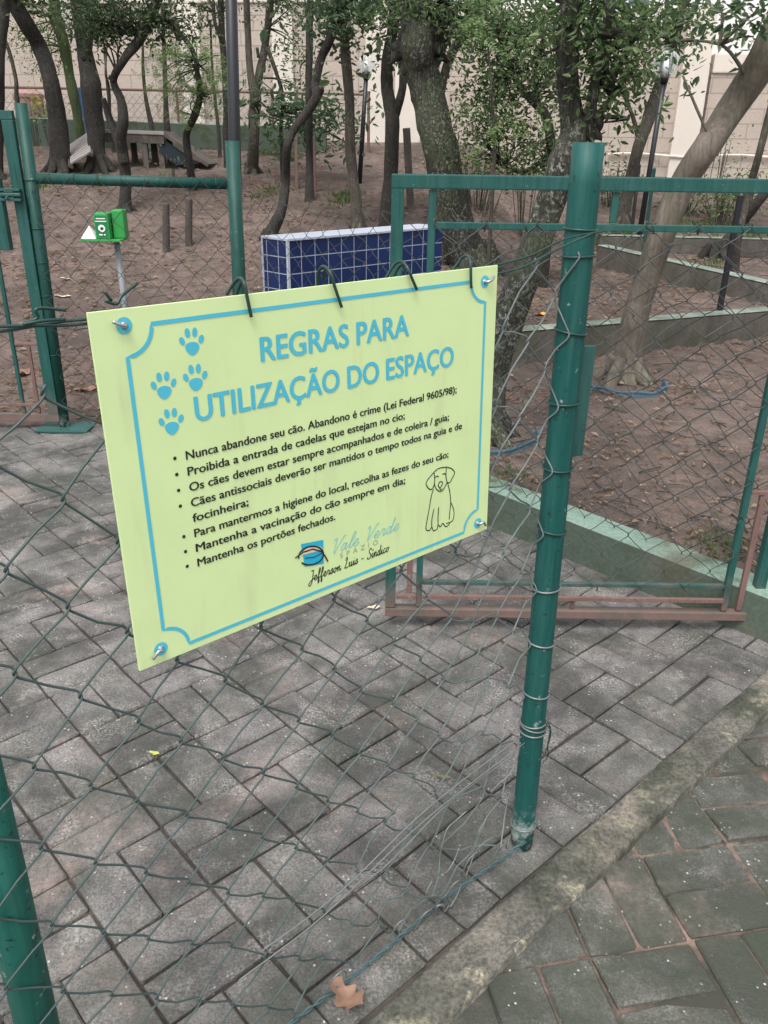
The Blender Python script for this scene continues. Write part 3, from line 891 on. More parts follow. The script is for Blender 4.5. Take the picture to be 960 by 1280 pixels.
# loose loop tied at the left of the sign
mb.tube(spline([fp(*on_fence(30, 402), .004), fp(*on_fence(44, 396), .006), fp(*on_fence(41, 386), .007), fp(*on_fence(52, 384), .006), fp(*on_fence(80, 387), .004)], 6), .0016, 6)
mb.tube(spline([fp(*on_fence(26, 404), .006), fp(*on_fence(50, 399), .009), fp(*on_fence(78, 398), .006)], 6), .0017, 6)
mb.build('selvage_wire', M['hook'], fence, smooth=True)
mb = MB()
mb.tube(spline([fp(*on_fence(138, 378), -.012), fp(*on_fence(152, 382), -.012), fp(*on_fence(160, 372), -.014), fp(*on_fence(183, 357), -.02)], 4), .0018, 6)
mb.tube(spline([fp(*on_fence(137, 366), -.012), fp(*on_fence(146, 378), -.012)], 4), .0017, 6)
mb.build('wire_end', M['hook'], fence, smooth=True)
# bottom cable and the two straight stays
mb = MB()
bp = [fp(-.018, .035, .02), fp(-.06, .022, .012), fp(-.25, .018, .0), fp(-.45, .014, .006), fp(-.75, .014, .0), fp(-1.1, .014, .006)]
for i in range(len(bp) - 1): twist(bp[i], bp[i+1], 24, .0028, .055, mb, .0017, 0, i)
mb.build('bottom_cable', M['cable'], fence, smooth=True)
mb = MB()
for (x0, y0, x1, y1) in ((648, 918, 330, 1190), (652, 926, 300, 1228), (640, 940, 420, 1130)):
    a, b = on_fence(x0, y0, .012), on_fence(x1, y1, .012)
    mb.tube(spline([fp(*a, .02), fp(lerp(a[0], b[0], .4), lerp(a[1], b[1], .4) + .006, .01), fp(lerp(a[0], b[0], .75), lerp(a[1], b[1], .75) - .008, .014), fp(b[0], max(.02, b[1]), .008)], 8), .0013, 5)
rnd = random.Random(12)
for i in range(7):                                       # curled broken ends near the foot of the post
    s0, z0 = rnd.uniform(-.36, -.03), rnd.uniform(.02, .34)
    pts = [Vector((s0, z0, .008))]; a = rnd.uniform(0, 6.28)
    for k in range(5):
        a += rnd.uniform(-.9, 1.1); pts.append(pts[-1] + Vector((math.cos(a)*.025, math.sin(a)*.025, rnd.uniform(-.004, .006))))
    mb.tube(spline([fp(p.x, max(.008, p.y), p.z) for p in pts], 5), .0013, 5)
for (s0, z0) in ((-.11, .05), (-.25, .05), (-.2, .09), (-.4, .06), (-.33, .03), (-.55, .05)):
    mb.tube(spline([fp(s0, z0 - .03, .004), fp(s0 + .01, z0 + .012, .014), fp(s0 + .03, z0 + .016, .016), fp(s0 + .045, z0 - .012, .008)], 5), .0016, 5)
mb.tube(spline([fp(*on_fence(543, 1143), .006), fp(*on_fence(541, 1128), .012), fp(*on_fence(547, 1126), .016), fp(*on_fence(550, 1136), .012)], 6), .0026, 6)
mb.build('loose_wire', M['wire_grey'], fence, smooth=True)
# ties round the post
rz = [1.287, 1.247, 1.127, 1.007, .887, .767, .647, .527, .407, .335, .325, .312, .06]
for i, z in enumerate(rz):
    c = pb.lerp(pt, z / pt.z)
    mb = MB(); mb.tube(ring_pts(Vector((c.x, c.y, z)), PR + .0022, .12*math.sin(i*2.3), 22), .0019, 6, True)
    mb.build('wire_tie', M['hook'] if z > .7 else M['wire_grey'], fence, smooth=True)
# twist of loose wire at the right of the post, low down
mb = MB(); c = pb.lerp(pt, .33/1.41)
mb.tube(spline([c + Vector((.022, -.014, .012)), c + Vector((.034, -.008, -.005)), c + Vector((.032, -.014, -.05)), c + Vector((.036, -.01, -.075)), c + Vector((.024, -.018, -.09))], 6), .0014, 5)
mb.tube(spline([c + Vector((.024, -.01, .004)), c + Vector((.038, -.004, -.02)), c + Vector((.030, -.01, -.07))], 6), .0012, 5)
mb.build('wire_end', M['hook'], fence, smooth=True)

# ------------------------------------------------------------------ the sign
def on_off(px, py, off):
    s, z = on_fence(px, py, off); return fp(s, z, off)
TL, TR, BL, BR = on_off(120, 385, .012), on_off(620, 335, .012), on_off(175, 835, .026), on_off(605, 666, .026)
SU = ((TR - TL) + (BR - BL)).normalized(); SU.z = 0; SU.normalize()
SV = ((BL - TL) + (BR - TR)).normalized(); SV = (SV - SU*SV.dot(SU)).normalized()
SN = SV.cross(SU).normalized()
if SN.dot(EYE - TL) < 0: SN = -SN
SC = (TL + TR + BL + BR) / 4
SW, SH = .597, (((BL - TL) + (BR - TR)) / 2).length
S0 = SC - SU*SW/2 - SV*SH/2
def SP(px, py):
    d = ray(px, py); t = (S0 - EYE).dot(SN) / d.dot(SN); q = EYE + d*t - S0
    return q.dot(SU), q.dot(SV)
def S3(a, b, off=0.0): return S0 + SU*a + SV*b + SN*off
sign = thing('rules_sign', 'lime yellow dog park rules board with blue and black lettering hung on the fence', 'sign', SC)
mb = MB(); mb.obox(S3(SW/2, SH/2, -.0016), SU*SW/2, SV*SH/2, SN*.0015, .0006)
mb.build('board', M['sign'], sign)
INK = .0004
def ribbon(mb, pts, w, off=INK, closed=False):
    P = [Vector((p[0], p[1], 0)) for p in pts]; n = len(P); b = len(mb.v)
    for i in range(n):
        t = (P[(i+1) % n if closed else min(i+1, n-1)] - P[(i-1) % n if closed else max(i-1, 0)])
        t = t.normalized() if t.length > 1e-9 else Vector((1, 0, 0))
        nn = Vector((-t.y, t.x, 0))
        for s in (-1, 1):
            q = P[i] + nn*(s*w/2); mb.v.append(tuple(S3(q.x, q.y, off)))
    m = n if closed else n - 1
    for i in range(m):
        j = (i+1) % n; mb.f.append((b+2*i, b+2*i+1, b+2*j+1, b+2*j))
def blob(mb, c, rx, ry, ang=0.0, n=18, off=INK, sq=0.0):
    b = len(mb.v)
    for i in range(n):
        a = 2*math.pi*i/n
        x, y = math.cos(a)*rx, math.sin(a)*ry
        x *= 1 + sq*math.sin(a)
        mb.v.append(tuple(S3(c[0] + x*math.cos(ang) - y*math.sin(ang), c[1] + x*math.sin(ang) + y*math.cos(ang), off)))
    mb.f.append(tuple(b + i for i in range(n)))
deps = None
def text(mb, s, p0, p1, cap, bold=.018, shear=0.0, spacing=1.0, off=INK):
    """set string s with its baseline from p0 to p1 (sign coordinates) and capital height cap"""
    c = bpy.data.curves.new('lettering', 'FONT'); c.body = s; c.size = 1; c.shear = shear; c.space_character = spacing
    c.resolution_u = 4; c.offset = 0
    o = bpy.data.objects.new('lettering', c); col.objects.link(o)
    bpy.context.view_layer.update()
    dg = bpy.context.evaluated_depsgraph_get()
    me = o.evaluated_get(dg).to_mesh()
    xs_ = [v.co.x for v in me.vertices]; x0, x1 = min(xs_), max(xs_)
    sx = (p1[0] - p0[0]) / (x1 - x0); sy = cap / .682
    fs = [tuple(p.vertices) for p in me.polygons]
    passes = [(0, 0)] if bold <= 0 else [(-1, 0), (0, .45), (1, 0), (0, -.45)]
    for k, (dx, dy) in enumerate(passes):
        vs = []
        for v in me.vertices:
            f = (v.co.x - x0) / (x1 - x0)
            vs.append(S3(p0[0] + (v.co.x - x0 + dx*bold)*sx, lerp(p0[1], p1[1], f) - (v.co.y + dy*bold)*sy, off + .00008*k))
        mb.add(vs, fs)
    o.evaluated_get(dg).to_mesh_clear()
    bpy.data.objects.remove(o); bpy.data.curves.remove(c)
def zc(pts, ox, oy, k): return [SP(ox + x/k, oy + y/k) for x, y in pts]
# border with scooped corners
ia, ib = SP(174, 600)[0] * 0 + (SP(180, 600)[0]), 0
la = SP(181, 600)[0]; ra = SP(607, 500)[0]; ta = SP(400, 375)[1]; ba = SP(400, 752)[1]
la = (SP(166, 480)[0] + SP(193, 720)[0]) / 2
ra = (SP(605, 440)[0] + SP(597, 610)[0]) / 2
ta = (SP(250, 392.5)[1] + SP(540, 362)[1]) / 2
ba = (SP(260, 790)[1] + SP(520, 693)[1]) / 2
cr = .030
bord = []
for (cx, cy, a0, a1) in ((la, ta, 90, 0), (ra, ta, 180, 90), (ra, ba, 270, 180), (la, ba, 360, 270)):
    arc = [(cx + cr*math.cos(R(lerp(a0, a1, k/10))), cy + cr*math.sin(R(lerp(a0, a1, k/10)))) for k in range(11)]
    bord += arc
mb = MB(); ribbon(mb, bord, .0044, INK, True); mb.build('printed_border', M['sign_blue'], sign)
# heading
mb = MB()
h1a, h1b = SP(326.7, 450), SP(510.6, 421); h2a, h2b = SP(244.5, 517.5), SP(566, 464)
yb1 = (h1a[1] + h1b[1])/2; yb2 = (h2a[1] + h2b[1])/2
cap1 = yb1 - SP(325, 422)[1]
text(mb, 'REGRAS PARA', (h1a[0], yb1), (h1b[0], yb1), cap1, .026)
text(mb, 'UTILIZAÇÃO DO ESPAÇO', (h2a[0], yb2), (h2b[0], yb2), cap1, .026)
mb.build('heading', M['sign_blue'], sign)
# body text
Z = 1.7778
lines = [('Nunca abandone seu cão. Abandono é crime (Lei Federal 9605/98);', (238, 452), (836, 306)),
         ('Proibida a entrada de cadelas que estejam no cio;', (240, 487), (721, 363)),
         ('Os cães devem estar sempre acompanhados e de coleira / guia;', (245, 521), (819, 365)),
         ('Cães antissociais deverão ser mantidos o tempo todos na guia e de', (249, 554), (848, 384)),
         ('focinheira;', (251, 589), (374, 555)),
         ('Para mantermos a higiene do local, recolha as fezes do seu cão;', (253, 623), (818, 447)),
         ('Mantenha a vacinação do cão sempre em dia;', (257, 658), (722, 506)),
         ('Mantenha os portões fechados.', (260, 690), (567, 588))]
mb = MB()
la_ = []
for s, a, b in lines:
    pa, pb_ = SP(100 + a[0]/Z, 320 + a[1]/Z), SP(100 + b[0]/Z, 320 + b[1]/Z)
    la_.append((s, pa, pb_))
x_left = sum(p[1][0] for p in la_) / len(la_)
y_first = la_[0][1][1]; 
ys_ = [(p[1][1] + p[2][1]) / 2 for p in la_]
# even line spacing through the measured baselines
n = len(ys_); mi = (n-1)/2; my = sum(ys_)/n
sl_ = sum((i-mi)*(y-my) for i, y in enumerate(ys_)) / sum((i-mi)**2 for i in range(n))
for i, (s, pa, pb_) in enumerate(la_):
    y = my + sl_*(i - mi)
    text(mb, s, (x_left, y), (pb_[0], y), .0098, .021)
    if i != 4: blob(mb, (x_left - .0135, y - .0048), .0021, .0021, 0, 12)
mb.build('rules_text', M['sign_black'], sign)
# paw prints
for (px, py, rot) in ((239.5, 428, .05), (204.5, 483, .05), (244, 473, .05), (214, 528, .05)):
    c = SP(px, py); mb = MB(); k = .0155
    def pw(x, y, rx, ry, a=0.0, sq=0.0):
        blob(mb, (c[0] + x*k, c[1] + y*k), rx*k, ry*k, a, 16, INK, sq)
    pw(-.72, -.18, .2, .3, -.35); pw(-.26, -.68, .2, .33, -.1); pw(.3, -.66, .2, .33, .15); pw(.75, -.14, .2, .3, .4)
    pw(0, .42, .52, .46, .08, -.3)
    mb.build('paw_print', M['sign_blue'], sign)
# sitting dog line drawing
mb = MB(); D = lambda pts: ribbon(mb, [p for p in spline([(*SP(460 + x/5.333, 520 + y/5.333), 0) for x, y in pts], 6)], .0016)
D([(520, 340), (470, 350), (430, 385), (388, 440), (395, 472), (415, 490), (432, 478), (441, 450), (444, 420), (440, 380)])
D([(520, 340), (555, 350), (576, 376), (562, 412), (542, 444), (526, 438), (519, 400), (521, 345)])
D([(441, 455), (455, 486), (478, 502), (498, 494), (515, 465), (526, 440)])
D([(470, 452), (480, 438), (496, 442), (492, 460), (478, 478), (468, 466), (470, 452)]); D([(478, 478), (482, 492), (494, 484)])
D([(447, 410), (458, 400), (470, 406)]); D([(496, 391), (507, 383), (518, 389)])
D([(436, 486), (422, 530), (408, 610), (392, 700), (384, 745)])
D([(530, 447), (545, 510), (550, 580), (544, 645), (540, 690)])
D([(550, 575), (568, 615), (572, 660), (560, 700), (520, 716)])
D([(470, 608), (466, 680), (466, 725)]); D([(438, 620), (425, 690), (424, 740)])
D([(384, 745), (392, 762), (412, 760), (424, 740), (436, 764), (460, 752), (466, 725), (482, 738), (497, 716), (520, 738), (545, 715)])
mb.build('dog_drawing', M['sign_black'], sign)
# estate emblem
ZX = lambda x, y: SP(340 + x/3.692, 640 + y/3.692)
mb = MB(); q = [ZX(133, 148), ZX(236, 128), ZX(238, 238), ZX(150, 252)]
mb.add([S3(a, b, INK) for a, b in q], [(0, 1, 2, 3)]); mb.build('emblem', M['logo_blue'], sign)
ell = lambda cx, cy, rx, ry, a0, a1, n=24, tilt=-.25: [(cx + rx*math.cos(R(lerp(a0, a1, i/n)))*math.cos(tilt) - ry*math.sin(R(lerp(a0, a1, i/n)))*math.sin(tilt), cy + rx*math.cos(R(lerp(a0, a1, i/n)))*math.sin(tilt) + ry*math.sin(R(lerp(a0, a1, i/n)))*math.cos(tilt)) for i in range(n+1)]
mb = MB(); e = [ZX(x, y) for x, y in ell(186, 182, 48, 24, 170, 370)]
b0 = len(mb.v); mb.v += [tuple(S3(a, b, INK*2)) for a, b in e]; mb.f.append(tuple(range(b0, b0 + len(e)))); mb.build('emblem_fill', M['logo_peach'], sign)
mb = MB()
ribbon(mb, [ZX(x, y) for x, y in ell(178, 200, 58, 42, -180, 150)], .0022, INK*3)
ribbon(mb, [ZX(x, y) for x, y in [(105, 212), (140, 185), (185, 170), (225, 180), (245, 205), (256, 228)]], .0020, INK*3)
ribbon(mb, [ZX(x, y) for x, y in [(150, 212), (190, 208), (228, 190)]], .0012, INK*3)
mb.build('emblem_line', M['sign_black'], sign)
# handwritten-looking lines: one-stroke script letters, x height 1
SCR = {'J': ([[(.9, 2.1), (.3, 2.1), (.7, 2.0), (.75, 1), (.6, -.4), (.2, -.8), (0, -.4), (.4, .1), (1.0, .5)]], 1.05),
 'e': ([[(0, .35), (.4, .5), (.5, .85), (.3, 1), (.1, .7), (.15, .2), (.4, 0), (.75, .35)]], .75),
 'f': ([[(0, .35), (.4, 1.2), (.45, 2), (.3, 2.1), (.2, 1.4), (.2, -.5), (.3, -.8), (.42, -.4), (.3, .1), (.7, .4)]], .65),
 'r': ([[(0, .35), (.15, 1), (.25, .9), (.5, .9), (.45, .2), (.55, 0), (.8, .35)]], .78),
 's': ([[(0, .35), (.35, 1.05), (.45, .6), (.45, .15), (.25, 0), (.1, .12), (.4, .15), (.7, .35)]], .68),
 'o': ([[(.35, .95), (.1, .7), (.1, .2), (.3, 0), (.55, .3), (.5, .8), (.35, .95), (.5, .8), (.8, .75)]], .78),
 'n': ([[(0, .5), (.12, .95), (.18, 0), (.3, .8), (.5, 1), (.6, .6), (.6, .1), (.72, 0), (.95, .35)]], .95),
 'L': ([[(.2, 1.6), (.5, 2.1), (.65, 1.8), (.4, .6), (.15, .05), (.3, .15), (.6, 0), (1.1, .2)]], 1.15),
 'u': ([[(0, .5), (.12, 1), (.12, .3), (.25, 0), (.5, .3), (.58, 1), (.58, .2), (.7, 0), (.95, .35)]], .95),
 'i': ([[(0, .4), (.15, 1), (.15, .2), (.25, 0), (.5, .35)], [(.17, 1.45), (.2, 1.52)]], .5),
 'í': ([[(0, .4), (.15, 1), (.15, .2), (.25, 0), (.5, .35)], [(.15, 1.4), (.32, 1.75)]], .5),
 'S': ([[(.9, 1.8), (.7, 2.1), (.4, 1.9), (.4, 1.4), (.75, .9), (.8, .3), (.45, 0), (.1, .2), (.2, .5)]], 1.05),
 'd': ([[(.5, .8), (.25, 1), (.05, .5), (.2, 0), (.45, .3), (.65, 2.1), (.55, .3), (.65, 0), (.9, .35)]], .88),
 'c': ([[(.5, .8), (.3, 1), (.08, .5), (.2, 0), (.45, .1), (.75, .4)]], .7),
 'V': ([[(0, 1.8), (.25, 2.1), (.35, 1.4), (.45, 0), (.8, 1.2), (1.1, 2.1), (1.3, 2.0)]], 1.1),
 'a': ([[(.55, .85), (.3, 1), (.08, .5), (.2, 0), (.45, .3), (.58, .95), (.55, .2), (.68, 0), (.9, .35)]], .88),
 'l': ([[(0, .35), (.4, 1.4), (.4, 2.1), (.2, 1.9), (.18, .3), (.3, 0), (.55, .35)]], .52),
 '-': ([[(.1, .6), (.7, .6)]], .9), ' ': ([], .6)}
def script(mb, s, p0, p1, xh, w, slant=.25):
    tot = sum(SCR[c][1] for c in s); k = (p1[0] - p0[0]) / tot; x = 0
    for c in s:
        for st in SCR[c][0]:
            pp = spline([(p0[0] + (x + a + slant*b*.6)*k, lerp(p0[1], p1[1], (x + a)/tot) - b*xh, 0) for a, b in st], 5)
            ribbon(mb, pp, w)
        x += SCR[c][1]
mb = MB(); a, b = SP(386, 728), SP(486, 690); script(mb, 'Jefferson Luis - Síndico', a, (b[0], a[1]), .0072, .00135); mb.build('signature', M['sign_black'], sign)
mb = MB(); a, b = SP(412, 694), SP(498, 662); script(mb, 'Vale Verde', a, (b[0], a[1]), .0100, .0013, .5); mb.build('estate_name', M['logo_pale'], sign)
mb = MB(); a, b = SP(425, 698), SP(472, 681); text(mb, 'SPAZIO', a, (b[0], a[1]), .0075, -.004, 0, 1.9); mb.build('estate_subtitle', M['logo_grey'], sign)
# corner eyelets with twisted wire fasteners
for i, (px, py) in enumerate(((155, 407), (606, 352), (597, 654), (201, 811))):
    a, b = SP(px, py)
    mb = MB(); blob(mb, (a, b), .0085, .0085, 0, 20, INK); mb.build('printed_dot', M['sign_blue'], sign)
    mb = MB(); k = (1, -1, -1, 1)[i]
    mb.tube(spline([S3(a, b, -.02), S3(a, b, .003), S3(a - .006*k, b - .002, .007), S3(a - .013*k, b - .006*(1 if i < 2 else -1), .005)], 5), .0021, 8)
    mb.tube([S3(a, b, -.001), S3(a, b, .0012)], [.0042, .0036], 14)
    mb.build('fastener', M['zinc'], sign, smooth=True)
# four mesh ends bent over the top edge of the board
hooks = [[((283, 368), -.03), ((291, 356), -.024), ((299, 348), -.012), ((305, 353), .004), ((309, 372), .006), ((314, 396), .005)],
         [((397, 358), -.03), ((398, 341), -.024), ((404, 333), -.012), ((413, 341), .004), ((419, 360), .006), ((427, 384), .005)],
         [((481, 350), -.03), ((492, 332), -.022), ((502, 327), -.010), ((510, 336), .004), ((515, 348), .006), ((521, 362), .005)],
         [((564, 341), -.03), ((576, 324), -.022), ((584, 320), -.010), ((588, 328), .004), ((588.5, 344), .006), ((589, 360), .005)]]
for hk in hooks:
    mb = MB()
    P = [S3(*SP(*p), o) for p, o in hk]
    pts = []
    for (p, o), q in zip(hk, P):
        d = ray(*p); base = S0 + SN*o; t = (base - EYE).dot(SN) / d.dot(SN); pts.append(EYE + d*t)
    mb.tube(spline(pts, 6), .0020, 8)
    if hk is not hooks[3]:
        p2 = [p + SU*.012*(i < 3)*(3-i)/3 - Vector((0, 0, .004)) for i, p in enumerate(pts[:4])]
        mb.tube(spline(p2, 6), .0017, 8)
    mb.build('wire_hook', M['hook'], fence, smooth=True)

# ------------------------------------------------------------------ open gate beyond the sign
gy = on_z(484, 770, .035).y
def gp(px, py): return on_y(px, py, gy)
gx0, gx1 = gp(484, 766).x, gp(946, 772).x
gz0, gz1 = .04, gp(486, 223).z
gx0 = (gx0 + gp(486, 230).x)/2
gate = thing('metal_gate', 'open green gate with rusty bottom rails and mesh infill, right of the sign', 'gate', (gx0, gy, 0))
mb = MB(); T = .032
def rail(mb, x0, z0, x1, z1, w=.03, d=.03, bev=.003, yo=0.0):
    mb.bar((x0, gy + yo, z0), (x1, gy + yo, z1), w, d, (0, 1, 0), bev)
rail(mb, gx0 + .016, gz0 + .034, gx0 + .016, gz1 - .002, .032)
rail(mb, gx1 - .016, gz0 + .034, gx1 - .016, gz1 - .002, .032)
rail(mb, gx0, gz1 - .006, gx1, gz1 - .006, .034, .032)
rail(mb, gx0, gz0 + .018, gx1, gz0 + .018, .028, .034)
mb.build('frame', M['gate'], gate)
ix0 = gp(540, 300).x; ix0 = (ix0 + gp(523, 735).x)/2; ix1 = gp(909, 735).x
iz1 = gp(640, 283).z; iz0 = gp(640, 729).z
mb = MB()
rail(mb, ix0, gz0 + .036, ix0, gz1 - .026, .019, .019, .002)
rail(mb, ix1, gz0 + .036, ix1, gz1 - .026, .019, .019, .002)
rail(mb, ix0 + .0105, iz1, ix1 - .0105, iz1, .017, .018, .002)
rail(mb, ix1 + .0105, iz1, gx1 - .034, iz1, .017, .018, .002)
rail(mb, ix0 + .0105, iz0, ix1 - .0105, iz0, .012, .016, .002)
mb.build('inner_frame', M['gate'], gate)
mb = MB()
rz_ = gp(700, 746).z; lx = gp(512, 720).x
rail(mb, gx0 + .034, rz_, ix0 - .011, rz_, .013, .012, .001, -.012); rail(mb, ix0 + .011, rz_ + .001, ix1 - .011, rz_ + .001, .013, .012, .001, -.012)
rail(mb, lx, rz_ + .008, lx, gp(512, 617).z, .017, .014, .002); rail(mb, gx0 + .034, gp(512, 617).z + .008, ix0 - .011, gp(512, 617).z + .008, .010, .014, .001)
rx_ = gp(936, 700).x
rail(mb, rx_, gz0 + .036, rx_, gp(945, 620).z, .017, .014, .002); rail(mb, ix1 + .011, gp(945, 618).z + .006, gx1 - .034, gp(945, 618).z + .006, .010, .014, .001)
rail(mb, gp(716, 750).x, gz0 + .036, gp(716, 750).x, rz_ - .008, .010, .012, .001)
mb.build('rusty_rail', M['rust'], gate)
for px in (768, 1005):
    mb = MB(); x = gp(px, 260).x; rail(mb, x, iz1 + .012, x, gz1 - .026, .018, .016, .002); mb.build('stub_bar', M['gate'], gate)
cu, cw = .0655, .062
nu = int((ix1 - ix0 - .02) / cu)
cu = (ix1 - ix0 - .006) / nu
nw = int((iz1 - iz0) / cw); nw += (nw % 2)
cw2 = (iz1 - iz0 + .012) / nw
def gmap(u, w, off):
    return Vector((ix0 + .003 + u*cu + .004*mnoise.noise((u*.7, w*.7, 3)), gy - .014 + off + .012*mnoise.noise((u*.4, w*.4, 6)), iz0 - .002 + w*cw2 + .005*mnoise.noise((u*.6, w*.6, 9))))
mb = MB(); chain_wires(mb, gmap, 0, nu, 0, nw, .00145, 5, .03, 9); mb.build('wire_mesh', M['gate_wire'], gate, smooth=True)
for px in (601, 653, 812, 868, 924):
    mb = MB(); x = gp(px, 283).x
    mb.tube([Vector((x + .004*i*.3, gy, iz1)) + Vector((0, math.cos(a)*.013, math.sin(a)*.014)) for i, a in enumerate([k*.5 for k in range(16)])], .0016, 5)
    mb.build('wire_tie', M['hook'], gate, smooth=True)

# ------------------------------------------------------------------ mesh fence standing on the low wall behind the gate
wf = thing('chain_link_fence', 'wire mesh fence with ragged top edge standing on the low green wall', 'fence', (BACK_POST.x, BACK_POST.y, .16))
wdir = (WALL_R - BACK_POST).normalized(); wlen = (WALL_R - BACK_POST).length + .1
nu = int(wlen / .064); cu3 = wlen / nu
def wmap(u, w, off):
    p = BACK_POST + wdir*(u*cu3 + .05)
    z = .17 + w*.061
    hi = sstep(.85, 1.15, z)
    p = p + Vector((.735, .68, 0)) * (.055 + off + .02*mnoise.noise((u*.35, w*.35, 2)) + .04*hi*mnoise.noise((u*.8, w*.9, 5)))
    return Vector((p.x, p.y, z + .012*mnoise.noise((u*.5, w*.5, 8)) + .05*hi*mnoise.noise((u*.55, 1, 3)) - .05*hi))
mb = MB(); chain_wires(mb, wmap, 0, nu, 0, 17, .0015, 4, .06, 19, False); mb.build('wire_mesh', M['wire_far'], wf, smooth=True)
mb = MB()
for w in (17, 9):
    mb.tube([wmap(u*.5, w, 0) + Vector((0, 0, .012*math.sin(u*1.7))) for u in range(nu*2)], .0014, 4)
mb.build('tension_wire', M['wire_far'], wf, smooth=True)

# ------------------------------------------------------------------ left fence panel with its posts
lf = thing('chain_link_fence', 'left green pipe fence panel with top rail, between the small gate and the black pole', 'fence', LEFT_POST)
mb = MB(); lt = on_y(26, 129, LEFT_POST.y); mb.tube([LEFT_POST, LEFT_POST.lerp(lt, .5), lt], .0285, 24); o = mb.build('post', M['post_dark'], lf, smooth=True)
mb = MB(); c = LEFT_POST; mb.box(c.x - .13, c.y - .09, .002, c.x + .15, c.y + .07, .012, .002); mb.build('base_plate', M['lockplate'], lf)
mb = MB(); bt = on_y(290, 176, BACK_POST.y); mb.tube([BACK_POST + Vector((0, 0, .0)), BACK_POST.lerp(bt, .5), bt], .034, 24); mb.build('post', M['post_dark'], lf, smooth=True)
ra_, rb_ = on_y(52, 223, LEFT_POST.y), on_y(283, 230, BACK_POST.y)
ra_.x = LEFT_POST.lerp(lt, ra_.z / lt.z).x + .028
mb = MB(); mb.tube([ra_ + Vector((0, -.0, 0)), rb_], .025, 18); mb.build('top_rail', M['post_dark'], lf, smooth=True)
for i, z in enumerate((1.24, 1.02, .86, .70, .55, .40)):
    c = LEFT_POST.lerp(lt, z / lt.z); mb = MB(); mb.tube(ring_pts(Vector((c.x, c.y, z)), .031, .1), .0018, 5); mb.build('wire_tie', M['hook'], lf, smooth=True)
for i in range(8):
    c = ra_.lerp(rb_, (i + .5)/8)
    mb = MB(); mb.tube([c + Vector((.002*k, math.cos(k*.6)*.027, math.sin(k*.6)*.027)) for k in range(13)], .0017, 5); mb.build('wire_tie', M['hook'], lf, smooth=True)
lw = rb_.x - ra_.x; nu = 15; nw_ = 19; 
def lmap(u, w, off):
    t = u/nu; p = LEFT_POST.lerp(BACK_POST, t)
    x = lerp(LEFT_POST.x + .03, BACK_POST.x - .02, t) + .006*mnoise.noise((u*.6, w*.6, 3)) - .004*(1 - w/nw_)
    return Vector((x, p.y - .03 + off + .015*mnoise.noise((u*.4, w*.4, 6)), .03 + w*(1.225/nw_) + .007*mnoise.noise((u*.6, w*.6, 9))))
mb = MB(); chain_wires(mb, lmap, 0, nu, 0, nw_, .00145, 4, .05, 29, False); mb.build('wire_mesh', M['wire_far'], lf, smooth=True)

# ------------------------------------------------------------------ small gate at the left edge
ly = LEFT_POST.y - .015
def lpt(px, py): return on_y(px, py, ly)
lg = thing('metal_gate', 'closed green gate with bolt and rusty lower bars at the left edge', 'gate', (-2.1, ly, 0))
gxr = (lpt(47, 330).x + lpt(50, 500).x)/2 - .0; gxl = gxr - 1.15
tz_ = lpt(10, 138).z; bz = .045
def lbar(mb, x0, z0, x1, z1, w, d=.03, yo=0): mb.bar((x0, ly + yo, z0), (x1, ly + yo, z1), w, d, (0, 1, 0), .003)
mb = MB()
x_t = lpt(24, 150).x; x_b = lpt(53, 500).x; gxr = (x_t + x_b)/2
lbar(mb, gxr, bz + .041, gxr, tz_ - .041, .055); lbar(mb, gxl, bz + .041, gxl, tz_ - .041, .04)
lbar(mb, gxl - .02, tz_ - .02, gxr + .0275, tz_ - .02, .04); lbar(mb, gxl - .02, bz + .02, gxr + .0275, bz + .02, .04)
mb.build('frame', M['gate'], lg)
gi = lpt(14, 420).x
mb = MB(); lbar(mb, gi, bz + .042, gi, tz_ - .042, .018, .018); lbar(mb, gxl + .16, bz + .042, gxl + .16, tz_ - .042, .018, .018); lbar(mb, gxl + .17, tz_ - .2, gi - .01, tz_ - .2, .018, .018); mb.build('inner_frame', M['gate'], lg)
mb = MB(); zz = lpt(30, 430).z; lbar(mb, gi + .01, zz, gxr - .028, zz, .014, .014); xr = (gi + gxr)/2; lbar(mb, xr, bz + .042, xr, zz - .008, .018, .014)
zr_ = lpt(20, 505).z; lbar(mb, gxl + .021, zr_, gxr - .029, zr_, .014, .01, -.012)
mb.build('rusty_rail', M['rust'], lg)
mb = MB(); a, b = lpt(-2, 222), lpt(9, 312)
mb.obox(((a.x + b.x)/2 - .02, ly - .02, (a.z + b.z)/2), (.045, 0, 0), (0, .022, 0), (0, 0, (a.z - b.z)/2), .004); mb.build('lock_case', M['gate'], lg)
mb = MB(); c = lpt(14, 243); mb.tube([(c.x - .1, ly - .03, c.z), (LEFT_POST.x - .02, ly - .03, c.z)], .013, 12); mb.tube([(c.x, ly - .03, c.z), (c.x, ly - .075, c.z - .02)], .006, 8)
mb.obox((c.x + .0, ly - .03, c.z + .022), (.06, 0, 0), (0, .014, 0), (0, 0, .006), .002); mb.obox((c.x + .0, ly - .03, c.z - .022), (.06, 0, 0), (0, .014, 0), (0, 0, .006), .002)
mb.build('bolt', M['lockplate'], lg)
def lgmap(u, w, off):
    return Vector((lerp(gxl + .17, gi - .01, u/10) + .004*mnoise.noise((u, w, 1)), ly - .012 + off, bz + .06 + w*((tz_ - .2 - bz - .06)/20)))
mb = MB(); chain_wires(mb, lgmap, 0, 10, 0, 20, .0016, 4, .04, 39, False); mb.build('wire_mesh', M['wire_far'], lg, smooth=True)
